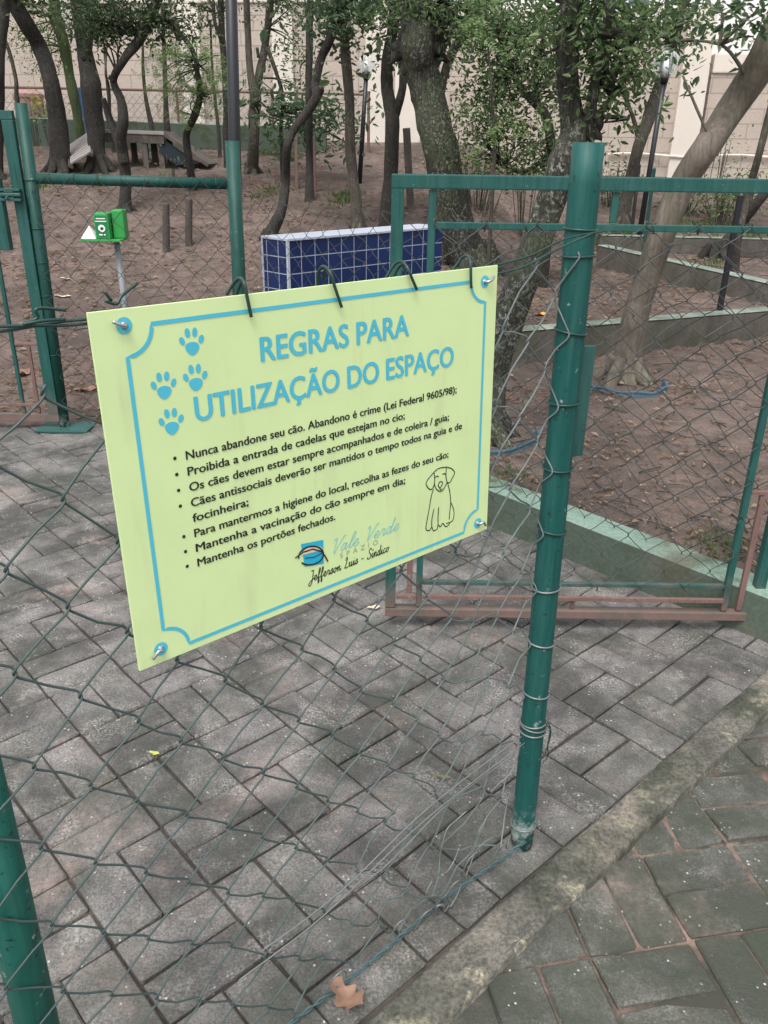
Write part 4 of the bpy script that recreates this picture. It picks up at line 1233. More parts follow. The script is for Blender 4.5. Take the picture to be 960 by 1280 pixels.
# ------------------------------------------------------------------ trees
def leaf(mb, c, size, rnd, droop=.0, slim=.42):
    d = Vector((rnd.gauss(0, 1), rnd.gauss(0, 1), rnd.gauss(-droop, .7)))
    if d.length < .05: d = Vector((1, 0, 0))
    d.normalize(); s = d.orthogonal().normalized()
    s = (Matrix.Rotation(rnd.uniform(0, 6.28), 3, d) @ s); s = Vector((s.x, s.y, s.z*.5)).normalized()
    n = d.cross(s).normalized(); L = size * rnd.uniform(.55, 1.2); w = L*slim*.5; fold = rnd.uniform(.02, .16)*L
    b = len(mb.v); bend = rnd.uniform(-.05, .16)*L
    mid = [c, c + d*L*.35 - n*bend*.2, c + d*L*.7 - n*bend*.6, c + d*L - n*bend]
    e1, e2, e3 = w*.62, w, w*.62
    mb.v += [tuple(q) for q in mid]
    for sg in (1, -1):
        mb.v += [tuple(c + d*L*.14 + s*sg*e1 + n*fold*.5), tuple(c + d*L*.42 + s*sg*e2 + n*(fold - bend*.25)), tuple(c + d*L*.76 + s*sg*e3 + n*(fold*.6 - bend*.65))]
    for o in (4, 7):
        mb.f += [(b, b+1, b+o+1, b+o), (b+1, b+2, b+o+2, b+o+1), (b+2, b+3, b+o+2)]
def sprig(mb, c, size, rnd, n=9, slim=.4):
    """a twig of leaves in two rows, as on a pinnate leaf"""
    d = Vector((rnd.gauss(0, 1), rnd.gauss(0, 1), rnd.gauss(-.25, .55))).normalized()
    s = d.cross(Vector((0, 0, 1)))
    s = s.normalized() if s.length > .1 else Vector((1, 0, 0))
    s = Matrix.Rotation(rnd.gauss(0, .5), 3, d) @ s
    nrm = d.cross(s)
    for i in range(n):
        t = i / n; p = c + d*size*2.2*t - Vector((0, 0, .5*size*t*t))
        for sg in (-1, 1):
            L = size*rnd.uniform(.55, .9)*(1 - .35*t); dd = (s*sg + d*.55 + nrm*rnd.gauss(0, .18)).normalized(); w = dd.cross(nrm).normalized()*L*slim*.5
            b = len(mb.v); mb.v += [tuple(p), tuple(p + dd*L*.45 + w), tuple(p + dd*L), tuple(p + dd*L*.45 - w)]
            mb.f += [(b, b+1, b+2), (b, b+2, b+3)]
TREES = 'trees and saplings in the dog park'
def px_pts(P, Y, wob, rnd):
    pts, rad = [], []
    for i, (x, y, w) in enumerate(P):
        p = on_y(x, y, Y + (rnd.gauss(0, wob) if i else 0)); pts.append(p); rad.append(w/2*depth(p)/F)
    return pts, rad
def tree(name, label, P, bark, clusters=(), limbs=(), Y=None, leafm='leaf_mid', ls=.07, seed=0, rough=.15, kind='leaf', flare=1.25, wob=.05, cat='tree', slim=.42, knots=()):
    rnd = random.Random(seed*17 + 5)
    if Y is None:
        g0 = on_ground(P[0][0], P[0][1]); Y = g0.y
    pts, rad = px_pts(P, Y, wob, rnd)
    base = pts[0].copy(); gz = ground_h(base.x, base.y)
    root = thing(name, label, cat, (base.x, base.y, gz), TREES)
    mb = MB()
    foot = Vector((base.x, base.y, min(gz - .06, base.z - .06)))
    pts = [foot] + [base + Vector((0, 0, .04))] + pts[1:]; rad = [rad[0]*flare*1.12, rad[0]*1.12] + rad[1:]
    n = 7
    sp, sr = spline(pts, n), splr(rad, n)
    thick = max(rad)
    mb.tube(sp, sr, 16 if thick > .05 else 8, True, rough, seed)
    if thick > .07:
        for q_ in range(6):
            a_ = q_*1.05 + rnd.uniform(-.3, .3); R0 = rad[0]
            o_ = base + Vector((math.cos(a_), math.sin(a_), 0))*R0*rnd.uniform(1.25, 1.6)
            mid_ = base + Vector((math.cos(a_), math.sin(a_), 0))*R0*.85
            mb.tube(spline([Vector((base.x, base.y, gz + R0*1.0)) + (mid_ - base)*.5, Vector((mid_.x, mid_.y, ground_h(mid_.x, mid_.y) + R0*.25)), Vector((o_.x, o_.y, ground_h(o_.x, o_.y) - R0*.22))], 4), splr([R0*.26, R0*.30, R0*.14], 4), 8, True, .2, q_)
    ends = [(sp[-1], sr[-1])]
    skel = list(sp)
    for lb in limbs:
        lp_, lr = px_pts(lb, Y, .0, rnd)
        for i in range(1, len(lp_)): lp_[i].y += rnd.gauss(0, .05) * i
        s2, r2 = spline(lp_, 6), splr(lr, 6)
        mb.tube(s2, r2, 10 if max(lr) > .03 else 7, True, rough, seed + 3)
        skel += s2; ends.append((s2[-1], r2[-1]))
    for (x, y, w) in knots:
        p = on_y(x, y, Y); r = w/2*depth(p)/F
        kb = MB()
        for q_ in range(15):
            a_ = rnd.uniform(0, 6.28); e_ = p + Vector((math.cos(a_)*r*.75, -abs(math.sin(a_))*r*.5 - .05*r, rnd.uniform(-.95, .8)*r)); k_ = rnd.uniform(.18, .42)
            kb.tube([p.lerp(e_, .3) - Vector((0, 0, .2*r)), p.lerp(e_, .75), e_, e_ + (e_ - p)*.25 + Vector((0, 0, rnd.uniform(-.1, .35)*r))], [r*k_*1.1, r*k_*1.15, r*k_*.85, r*k_*.3], 10, True, .5, q_*3.1)
        kb.build('burl', M['bark_dark'], root, smooth=True)
        continue
        mb.tube([p + Vector((0, -.3*r, -r*.9)), p + Vector((0, -.3*r, -.4*r)), p + Vector((0, -.3*r, .3*r)), p + Vector((0, 0, r*.9))], [r*.5, r, r*.95, r*.45], 14, True, .35, seed + 9)
    cm = MB()
    tw = MB()
    for (cx, cy, rx, ry, cnt) in clusters:
        c = on_y(cx, cy, Y); k = depth(c)/F; RX, RZ = rx*k, ry*k; RY = (RX + RZ)*.5
        ncl = max(3, cnt // (22 if kind == 'leaf' else 5))
        near = min(skel, key=lambda q: (q - c).length)
        for j in range(ncl):
            while True:
                q = Vector((rnd.uniform(-1, 1), rnd.uniform(-1, 1), rnd.uniform(-1, 1)))
                if q.length < 1: break
            q = q * (.35 + .65*q.length)**.3
            s = c + Vector((q.x*RX, q.y*RY, q.z*RZ))
            if j % 3 == 0:
                m_ = near.lerp(s, .5) + Vector((rnd.gauss(0, .05), rnd.gauss(0, .05), .08*(s - near).length))
                tw_ = spline([near, m_, s], 4); r0 = min(.012, .25*ends[0][1] + .003)
                mb.tube(tw_, splr([r0, r0*.6, r0*.25], 4), 5, False)
            cr_ = rnd.uniform(.10, .24) * max(.6, ls/.07)
            per = cnt // ncl
            for _ in range(per):
                o = Vector((rnd.gauss(0, cr_), rnd.gauss(0, cr_), rnd.gauss(0, cr_*.6)))
                if kind == 'leaf': leaf(cm, s + o, ls, rnd, .35, slim)
                else: sprig(cm, s + o, ls, rnd, 7, slim)
    mb.build('trunk', M[bark], root, smooth=True)
    if cm.f: cm.build('crown', M[leafm], root, smooth=True)
    return root
# left group
tree('curved_tree', 'dark thick trunk curving left towards the top left corner', [(77, 215, 25), (72, 150, 22), (63, 100, 20), (50, 60, 19), (30, 25, 20), (8, -15, 20), (-20, -60, 18)], 'bark_dark', [(-20, -80, 70, 40, 500), (30, -6, 40, 16, 420)], seed=1, leafm='leaf_dark')
tree('forked_tree', 'dark trunk forking in two near the hanging globe, left of the agility ramp table', [(124, 214, 21), (121, 185, 18), (118, 150, 24), (113, 105, 26), (105, 60, 18), (98, 20, 16), (92, -30, 15)], 'bark_dark', [(100, -55, 60, 40, 600), (110, 6, 50, 18, 420)], [[(108, 75, 14), (112, 40, 13), (115, 5, 13), (112, -35, 11)]], seed=2, leafm='leaf_dark', flare=1.5)
tree('bent_tree', 'thin dark trunk bent right above a knee, in front of the agility ramp', [(157, 264, 14), (157, 215, 13), (151, 175, 14), (154, 150, 14), (151, 125, 10), (142, 100, 9), (155, 75, 10), (174, 50, 12), (188, 22, 13), (200, -8, 12)], 'bark_dark', [(138, 22, 42, 30, 1500), (118, 40, 14, 22, 300), (205, 26, 34, 24, 700), (190, -30, 60, 40, 500)], [[(156, 205, 11), (150, 184, 12), (140, 165, 11), (130, 146, 9), (124, 122, 6)], [(142, 100, 8), (136, 96, 4)], [(190, 22, 9), (212, 30, 6), (224, 50, 5)]], seed=3, leafm='leaf_dark', ls=.06)
tree('feathery_tree', 'slim dark trunk under light green feathery foliage, beside the agility ramp', [(241, 238, 10), (237, 205, 9), (233, 170, 9), (243, 145, 9), (250, 120, 8), (247, 90, 6), (240, 62, 6), (222, 38, 6), (208, 22, 6)], 'bark_dark', [(232, 90, 40, 42, 190), (252, 120, 25, 22, 120), (215, 82, 26, 34, 100), (262, 75, 22, 34, 90), (238, 140, 16, 22, 50)], seed=4, leafm='leaf_light', ls=.055, kind='sprig', slim=.3)
tree('mossy_tree', 'slender green mossy trunk leaning behind the left forked tree', [(98, 152, 10), (92, 120, 13), (86, 90, 12), (80, 55, 14), (70, 20, 15), (66, -20, 12)], 'bark_moss', [(48, 30, 34, 34, 800), (70, 60, 24, 28, 350), (35, 60, 18, 34, 260)], Y=12.2, seed=5, leafm='leaf_light', ls=.045)
tree('slim_tree', 'thin grey stem at the far left edge beside the maroon bin', [(22, 128, 5), (20, 100, 5), (12, 66, 5), (2, 42, 5), (-12, 15, 4)], 'bark_brown', [(-15, 20, 20, 30, 200)], Y=12.0, seed=6, leafm='leaf_dark')
tree('dark_tree', 'dark trunk half out of frame at the upper left edge', [(-8, 230, 22), (-6, 160, 20), (-4, 90, 18), (2, 40, 14), (6, 0, 14), (12, -40, 12)], 'bark_dark', [(5, -70, 50, 30, 300)], Y=10.6, seed=7, leafm='leaf_dark')
tree('slim_tree', 'brown stem with peeling lower bark in front of the back wire fence', [(190, 164, 6), (183, 128, 5), (179, 90, 4), (178, 50, 3), (172, 10, 3)], 'bark_brown', (), Y=12.0, seed=8, rough=.2)
tree('slim_tree', 'pair of very thin stems before the pale wall, right of the left forked tree', [(138, 152, 4), (136, 110, 4), (132, 90, 3), (134, 50, 2)], 'bark_brown', (), [[(138, 150, 3), (133, 110, 3), (132, 55, 2)]], Y=12.6, seed=9)
tree('slim_tree', 'straight thin trunk behind the feathery foliage', [(209, 160, 7), (207, 120, 6), (205, 60, 5), (203, 10, 5)], 'bark_brown', (), Y=12.2, seed=10)
tree('slim_tree', 'thin reddish stem between the feathery tree and the black pole', [(273, 164, 4), (269, 125, 4), (265, 80, 3), (263, 25, 3)], 'bark_brown', (), Y=12.3, seed=11)
tree('tall_tree', 'dark straight trunk just left behind the tall black pole', [(284, 178, 9), (283, 130, 8), (280, 75, 8), (277, 35, 8), (276, -10, 8)], 'bark_dark', [(270, -40, 50, 34, 300), (262, 8, 34, 16, 260)], [[(279, 55, 5), (270, 30, 5), (264, 0, 5)]], Y=11.6, seed=12, leafm='leaf_dark')
tree('forked_tree', 'grey-brown trunk splitting into a narrow V before the beige wall', [(316, 217, 14), (317, 180, 13), (318, 140, 14), (319, 122, 14), (313, 90, 9), (310, 45, 8), (308, 0, 8), (306, -40, 7)], 'bark_brown', [(330, -50, 60, 34, 500), (350, 6, 40, 16, 330), (358, 45, 26, 40, 300), (372, 110, 22, 26, 160)], [[(319, 118, 10), (325, 85, 10), (330, 55, 9), (337, 10, 9), (342, -40, 8)], [(323, 72, 4), (322, 60, 4)]], seed=13, leafm='leaf_dark', ls=.05)
tree('broad_leaf_shrub', 'dark broad-leaved shrub on a thin bare stem, left of the pale middle trunk', [(352, 190, 4), (351, 165, 4), (353, 120, 5), (345, 90, 5), (334, 60, 6)], 'bark_dark', [(362, 148, 32, 26, 420), (412, 152, 22, 24, 300), (388, 140, 30, 18, 220)], Y=10.6, seed=14, leafm='leaf_blue', ls=.11, slim=.34, cat='shrub')
tree('crooked_tree', 'crooked dark trunk rising left of the blue tiled block and bending right', [(338, 300, 17), (352, 262, 12), (357, 225, 11), (359, 185, 10), (366, 165, 10), (384, 140, 11), (396, 120, 11), (394, 105, 10), (402, 73, 11), (414, 46, 11), (424, 14, 12), (432, -20, 11)], 'bark_dark', [(440, 6, 62, 20, 620), (400, 25, 30, 20, 170), (455, 36, 30, 18, 120)], [[(397, 122, 8), (403, 114, 7), (402, 111, 5)]], seed=15, leafm='leaf_blue', ls=.07, slim=.5)
tree('straight_tree', 'straight dark trunk behind the crooked tree, mossy and upright', [(387, 252, 11), (387, 200, 9), (386, 120, 9), (387, 40, 9), (388, -20, 8)], 'bark_dark', [(390, -45, 50, 30, 300), (392, 6, 36, 16, 300), (372, 70, 20, 50, 200)], seed=16, leafm='leaf_mid', ls=.05)
tree('pale_tree', 'pale grey slender trunk standing behind the blue tiled block', [(447, 286, 15), (444, 240, 13), (438, 190, 13), (437, 130, 12), (432, 70, 13), (429, 20, 12), (427, -30, 11)], 'bark_grey', [(432, -40, 60, 30, 400), (450, 66, 18, 22, 26)], seed=17, leafm='leaf_blue', ls=.13, slim=.5)
tree('tall_tree', 'dark trunk close left of the big pollarded tree', [(482, 300, 20), (488, 225, 18), (490, 150, 18), (484, 110, 15), (484, 75, 14), (492, 30, 13), (494, -20, 12)], 'bark_dark', [(490, -30, 40, 30, 300), (470, 40, 16, 28, 150)], [[(492, 150, 12), (503, 110, 10), (504, 60, 10)]], seed=18, leafm='leaf_mid', ls=.06)
tree('pollarded_tree', 'big lichen-covered pollarded trunk with dark swollen head beyond the gate', [(590, 335, 48), (572, 290, 46), (561, 235, 44), (549, 180, 43), (536, 125, 42), (526, 85, 42), (522, 55, 42), (524, 28, 34), (528, 0, 24)], 'bark_lichen', [(545, 6, 60, 20, 700), (592, 24, 34, 26, 560), (500, 20, 26, 20, 260), (520, -40, 60, 40, 300)], [[(512, 60, 20), (508, 25, 16), (505, -15, 14)], [(535, 60, 16), (545, 30, 16), (560, -10, 14)], [(545, 55, 12), (556, 30, 10), (575, 5, 8)]], seed=19, leafm='leaf_mid', ls=.06, rough=.14, knots=((508, 55, 40), (540, 52, 44), (524, 70, 44), (526, 36, 40)))
tree('cut_branch_tree', 'thin leaning limbs just right of the big pollarded trunk', [(548, 250, 14), (548, 190, 12), (546, 150, 12), (554, 100, 11), (563, 70, 11), (578, 45, 11), (594, 18, 11), (604, -15, 10)], 'bark_brown', [(600, 0, 40, 22, 300), (570, 80, 14, 20, 90)], [[(546, 200, 9), (536, 110, 9), (548, 75, 9), (562, 40, 8), (570, 18, 8)]], Y=9.4, seed=20, leafm='leaf_mid', ls=.055)
tree('leafy_tree', 'dense small-leaved tree filling the gap between the two big trunks', [(690, 232, 10), (690, 195, 12), (684, 150, 12), (672, 132, 11), (655, 115, 9), (640, 90, 7), (628, 60, 6)], 'bark_dark', [(622, 108, 46, 46, 1500), (664, 70, 50, 46, 1200), (686, 120, 30, 50, 600), (640, 190, 56, 36, 850), (598, 165, 30, 36, 620), (690, 200, 30, 30, 620), (610, 40, 44, 28, 800), (650, 20, 70, 24, 900)], [[(672, 132, 7), (668, 90, 6), (676, 50, 5)], [(690, 190, 6), (655, 215, 5), (625, 205, 3)]], Y=7.4, seed=21, leafm='leaf_mid', ls=.05)
tree('sapling', 'thin upright sapling with bright green leaflets left of the front post', [(617, 218, 4), (617, 165, 4), (614, 110, 3), (610, 55, 2), (607, 10, 2)], 'bark_brown', [(630, 148, 13, 10, 26), (628, 170, 12, 7, 18), (605, 35, 14, 20, 30)], Y=7.0, seed=22, leafm='leaf_light', ls=.06, kind='sprig')
tree('big_tree', 'thick grey trunk with dark pollard knot leaning behind the front post', [(598, 548, 56), (612, 470, 46), (632, 410, 42), (655, 345, 38), (685, 265, 38), (704, 205, 40), (716, 168, 34), (711, 120, 28), (708, 70, 27), (713, 20, 26), (718, -30, 24)], 'bark_lichen', [(752, 40, 46, 40, 1000), (765, 105, 36, 36, 620), (748, 150, 16, 24, 110), (684, 40, 16, 34, 180), (720, -20, 80, 30, 700)], [[(722, 180, 22), (735, 150, 16), (742, 100, 12), (748, 50, 12), (754, 0, 11), (756, -40, 10)], [(735, 150, 9), (760, 130, 8), (775, 95, 7), (790, 60, 8), (808, 18, 7)]], seed=23, leafm='leaf_mid', ls=.039, rough=.13, slim=.45, knots=((737, 158, 34),))
tree('lamp_side_tree', 'brown slanting trunk beside the right globe lamp', [(778, 278, 15), (786, 235, 14), (798, 185, 14), (812, 145, 16), (824, 110, 15), (836, 70, 12), (848, 35, 10), (858, -10, 9)], 'bark_brown', [(826, 38, 42, 30, 520), (795, 80, 28, 34, 300), (850, 10, 60, 20, 380), (775, 30, 36, 28, 300)], [[(800, 180, 7), (790, 140, 5), (778, 110, 4)]], seed=24, leafm='leaf_mid', ls=.085, slim=.48)
tree('leaning_tree', 'pale smooth trunk leaning right across the right side, ringed by plastic edging', [(778, 476, 40), (784, 445, 34), (800, 375, 32), (825, 300, 33), (852, 232, 33), (882, 185, 34), (915, 135, 36), (945, 90, 40), (968, 50, 44), (990, 0, 42), (1010, -60, 36)], 'bark_pale', [(905, 42, 50, 12, 60), (850, 60, 30, 20, 44), (930, 12, 50, 18, 170), (1000, -60, 80, 40, 200)], [[(905, 155, 6), (885, 175, 4), (850, 95, 3)], [(938, 105, 6), (905, 60, 4), (870, 48, 3)]], seed=25, leafm='leaf_blue', ls=.06, rough=.05, slim=.55, flare=1.35)
tree('sloping_tree', 'dark thin trunk with a sloping limb at the far right beyond the gate', [(917, 348, 10), (924, 290, 9), (936, 240, 9), (948, 195, 9), (960, 150, 9), (972, 100, 8)], 'bark_brown', [(985, 70, 40, 30, 200)], (), Y=7.6, seed=26, leafm='leaf_mid')
tree('sloping_tree', 'thick dark limb leaning right from the upper terrace, crossing the thin trunk', [(893, 324, 20), (905, 305, 15), (925, 280, 13), (945, 255, 13), (968, 228, 13), (1000, 190, 12)], 'bark_dark', [(1010, 170, 40, 40, 300)], (), seed=27, leafm='leaf_mid', flare=1.6)
# low plants towards the wall on the right
def bush(name, label, blobs, Y, lm, ls, seed, kind='leaf', slim=.4):
    rnd = random.Random(seed); c0 = on_y(blobs[0][0], blobs[0][1], Y)
    root = thing(name, label, 'shrub', (c0.x, c0.y, ground_h(c0.x, c0.y)), 'shrubs below the block wall')
    cm, st = MB(), MB()
    for (cx, cy, rx, ry, cnt) in blobs:
        c = on_y(cx, cy, Y); k = depth(c)/F
        for j in range(max(2, cnt//14)):
            p = c + Vector((rnd.gauss(0, .5)*rx*k, rnd.gauss(0, .5)*rx*k*.6, rnd.gauss(0, .45)*ry*k))
            b = Vector((c.x + (p.x - c.x)*.4, p.y, ground_h(p.x, p.y) - .03))
            st.tube(spline([b, b.lerp(p, .6) + Vector((0, 0, .05)), p], 4), .005, 4, False)
            for _ in range(14 if kind == 'leaf' else 4):
                q = p + Vector((rnd.gauss(0, .13), rnd.gauss(0, .13), rnd.gauss(0, .1)))
                (leaf(cm, q, ls, rnd, .2, slim) if kind == 'leaf' else sprig(cm, q, ls, rnd, 6, slim))
    st.build('stem', M['bark_brown'], root); cm.build('foliage', M[lm], root)
bush('shrub', 'loose pale shrub against the wall just right of the front post', [(770, 222, 26, 22, 260), (755, 250, 14, 14, 90)], 11.4, 'leaf_mid', .06, 41)
bush('shrub', 'grassy olive shrub below the wall at the right edge', [(905, 250, 34, 22, 420), (935, 232, 26, 20, 240)], 10.6, 'leaf_mid', .06, 42)
bush('shrub', 'low dark shrub under the wall between the lamp and the leaning tree', [(860, 255, 22, 16, 260), (840, 248, 14, 12, 90)], 11.0, 'leaf_dark', .06, 43)
bush('shrub', 'ferny shrub at the foot of the wall right of the big pollarded tree', [(600, 208, 40, 16, 380), (660, 212, 30, 12, 240), (575, 195, 16, 14, 90)], 9.8, 'leaf_mid', .055, 44)
bush('shrub', 'light green tufted shrub beside the maroon bin at far left', [(38, 140, 10, 10, 90), (60, 148, 10, 8, 70)], 12.9, 'leaf_light', .06, 45)
bush('yellow_plant', 'yellow flowering plant by the back wall between bin and curved trunk', [(57, 122, 7, 11, 120)], 13.3, 'leaf_yellow', .07, 46)
bush('climber', 'wispy climbing plant on the wall behind the leaning tree', [(905, 190, 8, 30, 110), (893, 165, 5, 14, 40)], 12.3, 'leaf_light', .05, 47)
bush('seedling', 'small leafy seedling below the dark side of the agility ramp', [(216, 206, 8, 6, 42)], 10.2, 'leaf_mid', .06, 48)

# ------------------------------------------------------------------ things in the park
# globe lamps
def lamp(label, gx, gy_, Y, foot_px, rad):
    c = on_y(gx, gy_, Y); f = on_y(foot_px[0], foot_px[1], Y)
    bx, by = f.x, Y; gz = ground_h(bx, by)
    r = thing('globe_lamp', label, 'lamp post', (bx, by, gz), 'globe lamps among the trees')
    mb = MB(); top = Vector((c.x, c.y, c.z - rad*.96))
    mb.tube([(bx, by, gz - .05), Vector((bx, by, gz)).lerp(top, .5), top], [.03, .027, .025], 12); mb.tube([top - Vector((0, 0, .05)), top + Vector((0, 0, .03))], [.035, .05], 12); mb.build('pole', M['black'], r, smooth=True)
    bm = bmesh.new(); bmesh.ops.create_uvsphere(bm, u_segments=28, v_segments=18, radius=rad)
    mb = MB(); mb.add([c + v.co for v in bm.verts], [[v.index for v in f.verts] for f in bm.faces]); bm.free()
    # faceted lower ribs of the globe
    mb.build('globe', M['globe'], r, smooth=True)
    mb = MB(); mb.tube([c - Vector((0, 0, rad*.8)), c - Vector((0, 0, rad*.2)), c + Vector((0, 0, rad*.35))], [.025, .03, .022], 10); mb.build('bulb', M['white_print'], r, smooth=True)
    mb = MB(); mb.tube([c + Vector((0, 0, rad*.9)), c + Vector((0, 0, rad*1.04)), c + Vector((0, 0, rad*1.15))], [rad*.42, rad*.3, .02], 14); mb.build('cap', M['black'], r, smooth=True)
lamp('thin black lamp post with white globe before the wall, left of the pollarded tree', 458, 81, 10.6, (449, 228), .105)
lamp('black lamp post with clear globe beside the slanting trunk at right', 833, 80, 9.2, (797, 305), .125)
lamp('clear globe lamp hanging level with the left forked tree at the top', 76, 20, 12.6, (104, 175), .118)
# tall pole behind the left fence
p = on_y(297, 330, 4.9)
q = on_y(289, 0, 4.9)
mb = MB(); d = (q - p).normalized(); base = Vector((p.x, p.y, ground_h(p.x, p.y))) ; base.x = p.x - d.x/d.z*(p.z - base.z)
mb.tube([base - Vector((0, 0, .05)), base.lerp(q, .6), q + d*.9], [.037, .033, .028], 18)
mb.tube([base - Vector((0, 0, .02)), base + Vector((0, 0, .05))], [.06, .055], 18)
o = mb.build('metal_pole', M['black'], None, base, smooth=True); tag(o, 'tall plain black metal pole rising out of frame behind the left fence corner', 'pole')
# stakes beyond the gate
def stake(label, a, b, Y, w, mat):
    pa, pb_ = on_y(*a, Y), on_y(*b, Y); g = ground_h(pb_.x, Y)
    mb = MB(); mb.bar(Vector((pb_.x, Y, min(g, pb_.z) - .1)), pa, w, w, (0, 1, 0), .004)
    k = MB(); mb.tube([pa, pa + Vector((0, 0, .012))], [w*.5, w*.3], 6)
    o = mb.build('fence_stake', mat, None, (pb_.x, Y, g)); tag(o, label, 'stake')
stake('black steel stake leaning in the middle kerb at right', (926, 244), (899, 388), 5.95, .035, M['black'])
stake('thin green stake behind the right lamp post', (818, 211), (806, 303), 9.0, .03, M['post_dark'])
stake('slim dark stake between the lamp post and the gate top, shorter than the green one', (799, 206), (796, 240), 10.2, .035, M['bark_dark'])
# two wooden posts
for lab, (bx_, by_), (tx, ty) in (('left one of two short weathered wooden posts in the dirt, standing lower', (208, 315), (207, 254)), ('right one of two short weathered wooden posts in the dirt, farther back', (236, 307), (236, 248))):
    g = on_ground(bx_, by_); t = on_y(tx, ty, g.y)
    mb = MB(); rr = 4.6*depth(g)/F; mb.tube([Vector((g.x, g.y, g.z - .08)), g, g.lerp(t, .5), t - Vector((0, 0, .01)), t], [rr*1.05, rr, rr*.97, rr*.98, rr*.85], 12, True, .06, bx_)
    o = mb.build('wooden_post', M['wood'], None, g); tag(o, lab, 'post', 'short wooden posts')
mb = None
# back pickets behind the left curved tree: brown thin posts right of the crooked tree
for lab, b_, t_, w in (('reddish thin post left of the straight dark trunk', (371, 236), (370, 172), 4), ('reddish thin post touching the straight dark trunk on its right', (393, 240), (392, 172), 4), ('brown square post in the dark between the big trunks and the gate top', (514, 262), (508, 160), 9)):
    g = on_ground(*b_); t = on_y(*t_, g.y); rr = w/2*depth(g)/F
    mb = MB(); mb.bar(Vector((g.x, g.y, g.z - .06)), t, rr*2, rr*2, (0, 1, 0), rr*.2)
    o = mb.build('wooden_post', M['wood'] if w > 5 else M['rust'], None, g); tag(o, lab, 'post')
# blue tiled block
Yb = 4.95; cA = on_y(359, 299, Yb); zt_ = cA.z
d = ray(556, 283); e = EYE + d*((zt_ - H)/d.z)
cB = Vector((cA.x, Yb, 0)); cE = Vector((e.x, e.y, 0))
if cE.y > 6.4: cE = Vector((on_y(556, 283, 5.75).x, 5.75, 0))
bx = (cE - cB).normalized(); byv = Vector((-bx.y, bx.x, 0)); ln = (cE - cB).length
# thickness from the receding left face
d = ray(338.5, 293); f = EYE + d*((zt_ - H)/d.z); th = max(.10, min(.24, (Vector((f.x, f.y, 0)) - cB).dot(byv)))
r = thing('tiled_block', 'low block clad in dark blue tiles with white joints behind the sign', 'tiled block', (cB.x, cB.y, ground_h(cB.x, cB.y)))
r.rotation_euler = (0, 0, math.atan2(bx.y, bx.x))
zb_ = -.1; zt2 = zt_ - r.location.z
def tb(x0, y0, z0, x1, y1, z1, name, mat, bev=.0):
    mb = MB(); mb.box(x0, y0, z0, x1, y1, z1, bev); me = bpy.data.meshes.new(name); me.from_pydata(mb.v, [], mb.f); me.materials.append(mat); me.update()
    o = bpy.data.objects.new(name, me); col.objects.link(o); o.parent = r; return o
o = tb(.014, .006, zb_, ln - .014, th - .006, zt2 - .014, 'tiled_body', m_tiles((R(90), 0, 0), (0, zt2 - .010, 0)))
mt = m_tiles((R(90), R(90), 0), (.02, zt2 - .010, 0)); o.data.materials.append(mt)
for pl in o.data.polygons:
    if abs(pl.normal.x) > .7: pl.material_index = 1
oe = tb(0, 0, zb_, .016, th, zt2 - .013, 'end_tiles', o.data.materials[0]); oe.data.materials.append(mt)
for pl in oe.data.polygons:
    if abs(pl.normal.x) > .7: pl.material_index = 1
tb(-.003, -.003, zb_, .013, .011, zt2 - .012, 'corner_trim', M['tile_trim']); tb(-.003, th - .011, zb_, .013, th + .003, zt2 - .012, 'corner_trim', M['tile_trim'])
tb(-.004, -.004, zt2 - .0115, ln + .004, th + .004, zt2 + .002, 'top_trim', M['tile_trim'], .002)
# bag dispenser on a grey pole
Yd = 5.4; a = on_y(146, 303, Yd); g = ground_h(a.x, Yd)
r = thing('bag_dispenser', 'bright green dog waste bag dispenser with white papers on a grey pole', 'dispenser', (a.x, Yd, g))
mb = MB(); bx_ = on_y(153, 378, Yd); dd = (a - bx_); mb.tube([Vector((a.x + .012, Yd, g - .05)), a], .019, 14); mb.build('pole', M['grey_pole'], r, smooth=True)
P_ = lambda px, py, oy=0: on_y(px, py, Yd + oy)
x0, z0 = P_(108, 298).x, P_(130, 299).z
x1, xm, x2 = P_(125, 290).x, P_(143, 290).x, P_(157, 290).x; zt1, zt2_ = P_(135, 265).z, P_(150, 262).z
mb = MB(); mb.obox(((x0 + x2)/2, Yd - .04, z0 + .003), ((x2 - x0)/2, 0, 0), (0, .085, 0), (0, 0, .006), .003); mb.build('tray', M['bin_green'], r)
mb = MB(); mb.obox(((x1 + xm)/2, Yd - .045, (z0 + zt1)/2 + .005), ((xm - x1)/2, 0, 0), (0, .05, 0), (0, 0, (zt1 - z0)/2 - .005), .008); bo = mb.build('front_box', M['bin_green'], r)
mb = MB(); mb.obox(((xm + x2)/2 + .004, Yd + .012, (z0 + zt2_)/2 + .005), ((x2 - xm)/2, .004, 0), (-.004, .055, 0), (0, 0, (zt2_ - z0)/2 - .005), .008); mb.build('side_box', M['bin_green'], r)
fy = Yd - .0955; cx_ = (x1 + xm)/2; cz = lerp(z0, zt1, .45)
def flat(shape, mat, nm, y):
    mb = MB(); b = len(mb.v); mb.v += [(px_, y, pz_) for px_, pz_ in shape]; mb.f.append(tuple(range(len(shape)))); return mb.build(nm, mat, r)
flat([(x1 + .008, z0 + .02), (xm - .008, z0 + .02), (xm - .008, zt1 - .016), (x1 + .008, zt1 - .016)], M['bin_green_dark'], 'label', fy - .0)
rr = .022; flat([(cx_ + rr*math.cos(i*.35), cz + rr*math.sin(i*.35)) for i in range(18)], M['white_print'], 'label_disc', fy - .002)
flat([(cx_ + .012*math.cos(i*.5) + (.004 if 2 < i < 8 else 0), cz + .009*math.sin(i*.5)) for i in range(12)], M['sign_black'], 'label_dog', fy - .004)
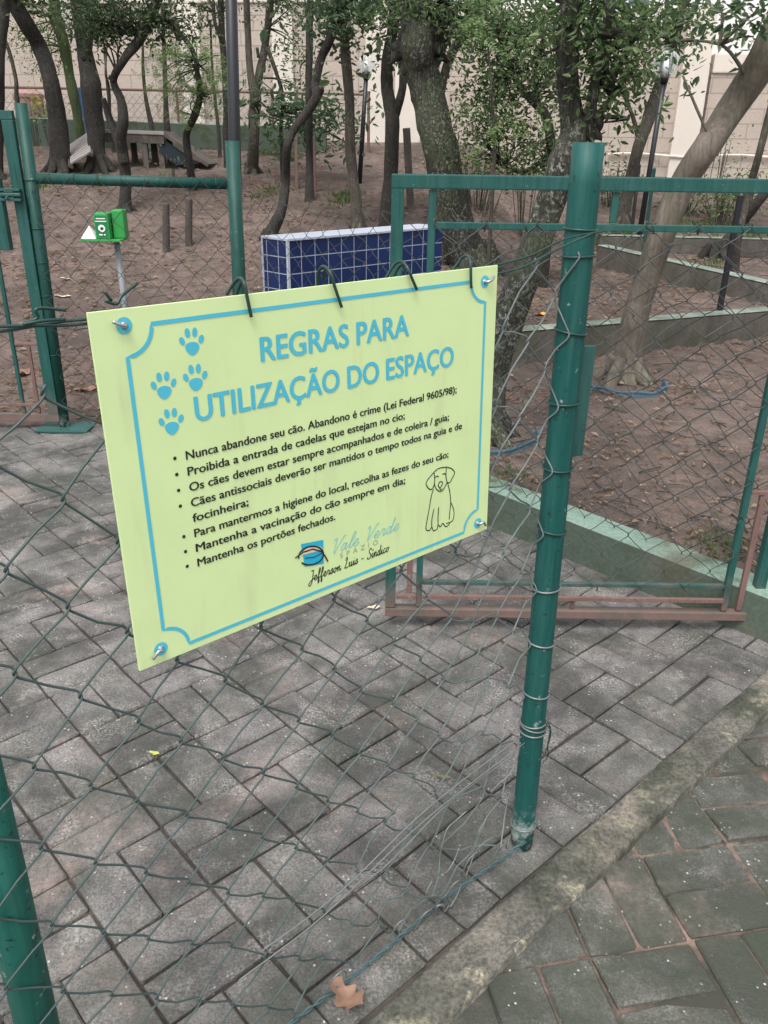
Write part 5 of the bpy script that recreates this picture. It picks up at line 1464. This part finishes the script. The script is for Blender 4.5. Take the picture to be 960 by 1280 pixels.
for k_, (w_, hgt) in enumerate(((.028, .010), (.034, .010))):
    zc_ = zt1 - .035 - k_*.016; flat([(cx_ - w_, zc_), (cx_ + w_, zc_), (cx_ + w_, zc_ + hgt*.6), (cx_ - w_, zc_ + hgt*.6)], M['white_print'], 'label_line', fy - .002)
flat([(cx_ - .02, z0 + .032), (cx_ + .02, z0 + .032), (cx_ + .02, z0 + .040), (cx_ - .02, z0 + .040)], M['white_print'], 'label_line', fy - .002)
mb = MB(); xa = P_(108, 296).x; xb_ = P_(126, 292).x; zt3 = P_(117, 281).z
mb.add([(xa, Yd - .1, z0 + .012), (xb_, Yd - .11, z0 + .012), ((xa+xb_)/2, Yd - .06, zt3), (xa + .005, Yd - .01, z0 + .012), (xb_, Yd - .015, z0 + .015)], [(0, 1, 2), (0, 2, 3), (1, 4, 2), (3, 2, 4)])
o = mb.build('paper_bag', M['white_print'], None, ((xa+xb_)/2, Yd - .06, z0)); tag(o, 'crumpled white paper bag lying on the green dispenser tray', 'paper bag')
# agility ramp
Yr = on_ground(190, 207).y
r = thing('agility_ramp', 'wooden dog agility ramp table with slatted and dark sloping sides', 'agility ramp', on_ground(190, 207))
A_ = lambda px, py, oy=0.0: on_y(px, py, Yr + oy)
tl_, tr_ = A_(130, 164, .1), A_(212, 167, 0); 
mb = MB(); mb.obox((tl_ + tr_)/2, (tr_ - tl_)/2, (0, .3, 0), (0, 0, .022), .006); mb.build('table_top', M['wood_pale'], r)
mb = MB(); mb.obox((tl_ + tr_)/2 - Vector((0, .27, .075)), (tr_ - tl_)/2*.98, (0, .018, 0), (0, 0, .05), .004); mb.build('apron', M['wood'], r)
for px in (160, 186, 206):
    for oy in (-.22, .22):
        t = A_(px, 172); gz = ground_h(t.x, Yr + oy)
        mb = MB(); mb.bar((t.x, Yr + oy, gz - .05), (t.x, Yr + oy, tr_.z - .026), .07, .06, (0, 1, 0), .004); mb.build('leg', M['wood'], r)
# sloping side on the right: plank edge over a dark panel
e0 = tr_ + Vector((0, 0, -.01)); e1 = A_(266, 209, -.0); e1.z = ground_h(e1.x, Yr) + .02
mb = MB(); sl_v = e1 - e0; up = Vector((-sl_v.z, 0, sl_v.x)).normalized()
mb.obox((e0 + e1)/2, sl_v/2, (0, .3, 0), up*.022, .005); mb.build('sloping_side', M['wood'], r)
mb = MB(); pA_, pB_ = A_(192, 172), A_(238, 206)
mb.add([e0 + Vector((-.05, -.26, -.04)), e1 + Vector((-.12, -.26, .02)), A_(226, 206) + Vector((-.0, -.26, 0)), A_(205, 190) + Vector((0, -.26, 0)),
        e0 + Vector((-.05, -.235, -.04)), e1 + Vector((-.12, -.235, .02)), A_(226, 206) + Vector((0, -.235, 0)), A_(205, 190) + Vector((0, -.235, 0))], [(0, 3, 2, 1), (4, 5, 6, 7), (0, 1, 5, 4), (1, 2, 6, 5), (2, 3, 7, 6), (3, 0, 4, 7)]); mb.build('dark_panel', M['ramp_dark'], r)
# slatted side on the left, sloping down towards the camera
c00, c01 = A_(111, 164, .05), A_(112, 188, -.75); c10, c11 = A_(86, 181, .05), A_(88, 204, -.75)
c01 = on_y(113, 189, Yr - .85); c11 = on_y(88, 204, Yr - .95); c00 = on_y(111, 164, Yr + .25); c10 = on_y(86, 181, Yr + .15)
n_ = 9
for k in range(n_):
    f0, f1 = k/n_ + .014, (k+1)/n_ - .014
    a_, b_, c_, d_ = c00.lerp(c01, f0), c10.lerp(c11, f0), c10.lerp(c11, f1), c00.lerp(c01, f1)
    nn = (b_ - a_).cross(d_ - a_).normalized(); nn = nn if nn.z > 0 else -nn
    mb = MB(); q_ = [a_, b_, c_, d_]; mb.add(q_ + [p - nn*.02 for p in q_], [(0, 1, 2, 3), (7, 6, 5, 4), (0, 4, 5, 1), (1, 5, 6, 2), (2, 6, 7, 3), (3, 7, 4, 0)]); mb.build('slat', M['wood_pale'], r)
mb = MB(); mb.bar(c00 - Vector((0, 0, .04)), c01 - Vector((0, 0, .04)), .03, .05); mb.bar(c10 - Vector((0, 0, .04)), c11 - Vector((0, 0, .04)), .03, .05)
for c in (c00, c10): mb.bar(Vector((c.x, c.y, ground_h(c.x, c.y) - .04)), c - Vector((0, 0, .07)), .05, .05)
mb.build('slat_frame', M['wood'], r)
# plastic edging rings round two trees
def edging(label, c, rx, ry, a0, a1, hgt=.036):
    mb = MB(); n = 48; rows = []
    for i in range(n + 1):
        a = R(lerp(a0, a1, i/n)); k = 1 + .03*math.sin(a*3)
        x, y = c.x + rx*k*math.cos(a), c.y + ry*k*math.sin(a); z = ground_h(x, y)
        nx, ny = math.cos(a), math.sin(a); h_ = hgt + .006*math.sin(a*7)
        for (o_, zz) in ((0, z - .03), (.003, z + h_*.35), (-.002, z + h_*.5), (.004, z + h_*.7), (.002, z + h_ - .006), (-.006, z + h_), (-.012, z + h_ - .004), (-.008, z - .03)):
            mb.v.append((x + nx*o_, y + ny*o_, zz))
    for i in range(n):
        for k in range(7): b = i*8 + k; mb.f.append((b, b+1, b+9, b+8))
    o = mb.build('plastic_edging', M['edging'], None, (c.x, c.y, ground_h(c.x, c.y)), smooth=True); tag(o, label, 'edging')
g1 = on_ground(737, 487); g2 = on_ground(834, 487); g3 = on_ground(785, 497)
edging('blue-grey plastic edging ring around the leaning pale tree', Vector(((g1.x+g2.x)/2, g3.y + .2, 0)), (g2.x - g1.x)/2, .2, 175, 375)
g1 = on_ground(600, 572); g3 = on_ground(640, 572)
edging('blue-grey plastic edging around the big grey trunk, mostly hidden by the sign', Vector((g1.x - .05, g3.y + .26, 0)), .36, .27, 180, 370, .036)
# bin, board at the far left
c = on_y(38, 138, 13.55); gz = ground_h(c.x, 13.55)
r = thing('waste_bin', 'faded maroon plastic bin with rimmed lid by the back wall at far left', 'bin', (c.x, 13.55, gz))
zt_b = on_y(38, 113, 13.55).z
mb = MB(); mb.tube([(c.x, 13.55, gz), (c.x, 13.55, zt_b - .1)], [.17, .21], 18); mb.build('bin_body', M['maroon'], r)
mb = MB(); mb.tube([(c.x, 13.55, zt_b - .098), (c.x, 13.55, zt_b - .05), (c.x, 13.55, zt_b)], [.225, .225, .15], 18); mb.build('lid', M['maroon'], r)
a, b = on_y(98, 110, 12.5), on_y(107, 143, 12.5)
mb = MB(); mb.bar(a, Vector((b.x + .03, 12.5, ground_h(b.x, 12.5) - .03)), .045, .02, (0, 1, 0), .003); o = mb.build('blue_plank', M['blue'], None, a); tag(o, 'thin blue plank leaning behind the left forked tree', 'plank')

# ------------------------------------------------------------------ litter
rnd = random.Random(77)
lm = MB()
def scrap(mb, p, size, rnd, z):
    a = rnd.uniform(0, 6.28); L = size*rnd.uniform(.5, 1.3); w = L*rnd.uniform(.18, .5)
    d = Vector((math.cos(a), math.sin(a), rnd.gauss(0, .15))); s = Vector((-d.y, d.x, rnd.gauss(0, .25)))
    c = Vector((p[0], p[1], z + .012 + abs(rnd.gauss(0, .004))))
    b = len(mb.v); mb.v += [tuple(c - d*L*.5), tuple(c + s*w*.5 + Vector((0, 0, .15*L))), tuple(c + d*L*.5), tuple(c - s*w*.5 + Vector((0, 0, .1*L)))]
    mb.f += [(b, b+1, b+2), (b, b+2, b+3)]
n = 0
while n < 10500:
    y = 2.3 + 10.5 * rnd.random()**1.35; x = rnd.uniform(-.62, .62) * (y + .8)
    if y < dirt_front(x) + .1: continue
    if mnoise.noise((x*1.3, y*1.3, 12)) < rnd.uniform(-.6, .3): continue
    scrap(lm, (x, y), .026 + .0032*y, rnd, ground_h(x, y)); n += 1
n = 0
while n < 3200:
    y = 4.3 + 6.5 * rnd.random()**1.2; x = rnd.uniform(-.6, .35) * (y + .8)
    if mnoise.noise((x*.9, y*.9, 33)) < rnd.uniform(-.6, .35): continue
    scrap(lm, (x, y), .05 + .004*y*rnd.random(), rnd, ground_h(x, y) + .004); n += 1
tag(lm.build('leaf_litter', M['litter']), 'scattered dry leaf litter and twigs over the red dirt', 'leaf litter', None, 'stuff')
tm_ = MB(); n = 0
while n < 900:
    y = 2.5 + 8 * rnd.random()**1.4; x = rnd.uniform(-.62, .62) * (y + .8)
    if y < dirt_front(x) + .1: continue
    a = rnd.uniform(0, 6.28); L = rnd.uniform(.04, .22); z = ground_h(x, y) + .010
    p0_ = Vector((x, y, z)); p1_ = p0_ + Vector((math.cos(a)*L, math.sin(a)*L, rnd.uniform(-.002, .01)))
    tm_.tube([p0_, p0_.lerp(p1_, .5) + Vector((rnd.gauss(0, .008), rnd.gauss(0, .008), .004)), p1_], rnd.uniform(.0015, .004), 4, False); n += 1
tag(tm_.build('twigs', M['bark_brown']), 'fallen twigs strewn over the dirt', 'twigs', None, 'stuff')
gm = MB()
def tuft(x, y, n, h_):
    for _ in range(n):
        px_, py_ = x + rnd.gauss(0, .06), y + rnd.gauss(0, .06); z = ground_h(px_, py_) - .003
        a = rnd.uniform(0, 6.28); b = rnd.uniform(.2, .9)*h_; hh = h_*rnd.uniform(.4, 1.0)*.75; w = .0022 + .00035*y
        d = Vector((math.cos(a), math.sin(a), 0)); s = Vector((-d.y, d.x, 0))*w
        k = len(gm.v); P0 = Vector((px_, py_, z)); P1 = P0 + d*b*.4 + Vector((0, 0, hh*.7)); P2 = P0 + d*b + Vector((0, 0, hh))
        gm.v += [tuple(P0 - s), tuple(P0 + s), tuple(P1 + s*.7), tuple(P1 - s*.7), tuple(P2)]
        gm.f += [(k, k+1, k+2, k+3), (k+3, k+2, k+4)]
for (px, py, cnt, spx, hgt) in ((905, 690, 7, 14, .07), (898, 675, 4, 9, .06), (640, 600, 8, 14, .06), (870, 335, 16, 24, .08), (790, 290, 22, 40, .08), (870, 285, 20, 40, .09), (30, 232, 16, 30, .07), (95, 212, 14, 30, .07), (215, 190, 14, 40, .07), (350, 195, 22, 30, .08), (430, 248, 14, 14, .08), (340, 240, 10, 20, .06), (130, 230, 14, 20, .07), (740, 300, 12, 20, .08), (930, 300, 14, 30, .1), (30, 170, 18, 30, .07), (260, 180, 14, 30, .07)):
    for _ in range(cnt):
        p = on_ground(px + rnd.gauss(0, spx*.6), py + rnd.gauss(0, 4)); tuft(p.x, p.y, 26 if p.y > 5 else 12, hgt)
tag(gm.build('grass_tufts', M['grass']), 'short grass tufts in the dirt and along the kerbs', 'grass', None, 'stuff')
M['olive_leaf'] = m_plain('olive_leaf', (.13, .13, .05), .7, 0, .3, 40)
# single fallen leaves one can point at
def fallen(label, px, py, size, ang, mat, z=None, curl=.35, slim=.5, lobes=0):
    p = on_z(px, py, z) if z is not None else on_ground(px, py)
    z_ = (z if z is not None else p.z) + .003
    mb = MB(); n = 14; d = Vector((math.cos(ang), math.sin(ang), 0)); s = Vector((-d.y, d.x, 0)); rows = []
    for i in range(n + 1):
        t = i/n; w = size*slim*.5*(math.sin(math.pi*min(1, t*.97 + .015))**.8)*(1 + lobes*.5*math.sin(t*19 + ang))
        c = d*size*(t - .5); lift = size*curl*(abs(t - .5)**1.6)
        rows.append([Vector((p.x, p.y, z_)) + c + s*w*q + Vector((0, 0, lift + abs(q)*w*(.45 + .25*math.sin(t*9 + q)) + .002)) for q in (-1, -.5, 0, .5, 1)])
    mb.add([q for rw in rows for q in rw], [(i*5+k, i*5+k+1, (i+1)*5+k+1, (i+1)*5+k) for i in range(n) for k in range(4)])
    mb.tube([Vector((p.x, p.y, z_ + size*curl*.3)) - d*size*.5, Vector((p.x, p.y, z_ + .004)) - d*size*.75 + s*size*.06], size*.012, 5)
    tag(mb.build('fallen_leaf', mat, None, (p.x, p.y, z_), smooth=True), label, 'leaf', 'single fallen leaves')
fallen('big curled brown dry leaf on the paving at the bottom edge', 434, 1252, .074, R(-38), M['dry_leaf'], 0, .9, .6, .7)
fallen('small yellow-green leaf on the grey paving left of centre', 193, 944, .030, R(-15), M['yellow_leaf'], 0, .3, .42)
fallen('cream dry leaf on the paving just below the sign by the gate corner', 467, 762, .045, R(10), M['cream_leaf'], 0, .4, .5)
fallen('orange leaf on the dirt between sign and front post', 676, 395, .11, R(5), M['orange_leaf'], None, .2, .6)
fallen('olive wilted leaf caught near the front post on the paving', 553, 974, .042, R(-15), M['olive_leaf'], 0, .4, .3)
fallen('large tan leaf on the dirt beside the left post foot', 108, 490, .16, R(20), M['dry_leaf'], None, .3, .45, .3)
fallen('pale bark-like leaf lying on the dirt left of the dispenser pole', 78, 372, .17, R(-10), M['cream_leaf'], None, .2, .28)
fallen('long white leaf on the dirt above the pale bark-like one', 82, 350, .15, R(-35), M['cream_leaf'], None, .2, .25)
fallen('amber leaf standing behind the left gate bars', 28, 470, .15, R(70), M['dry_leaf'], None, .5, .5, .3)
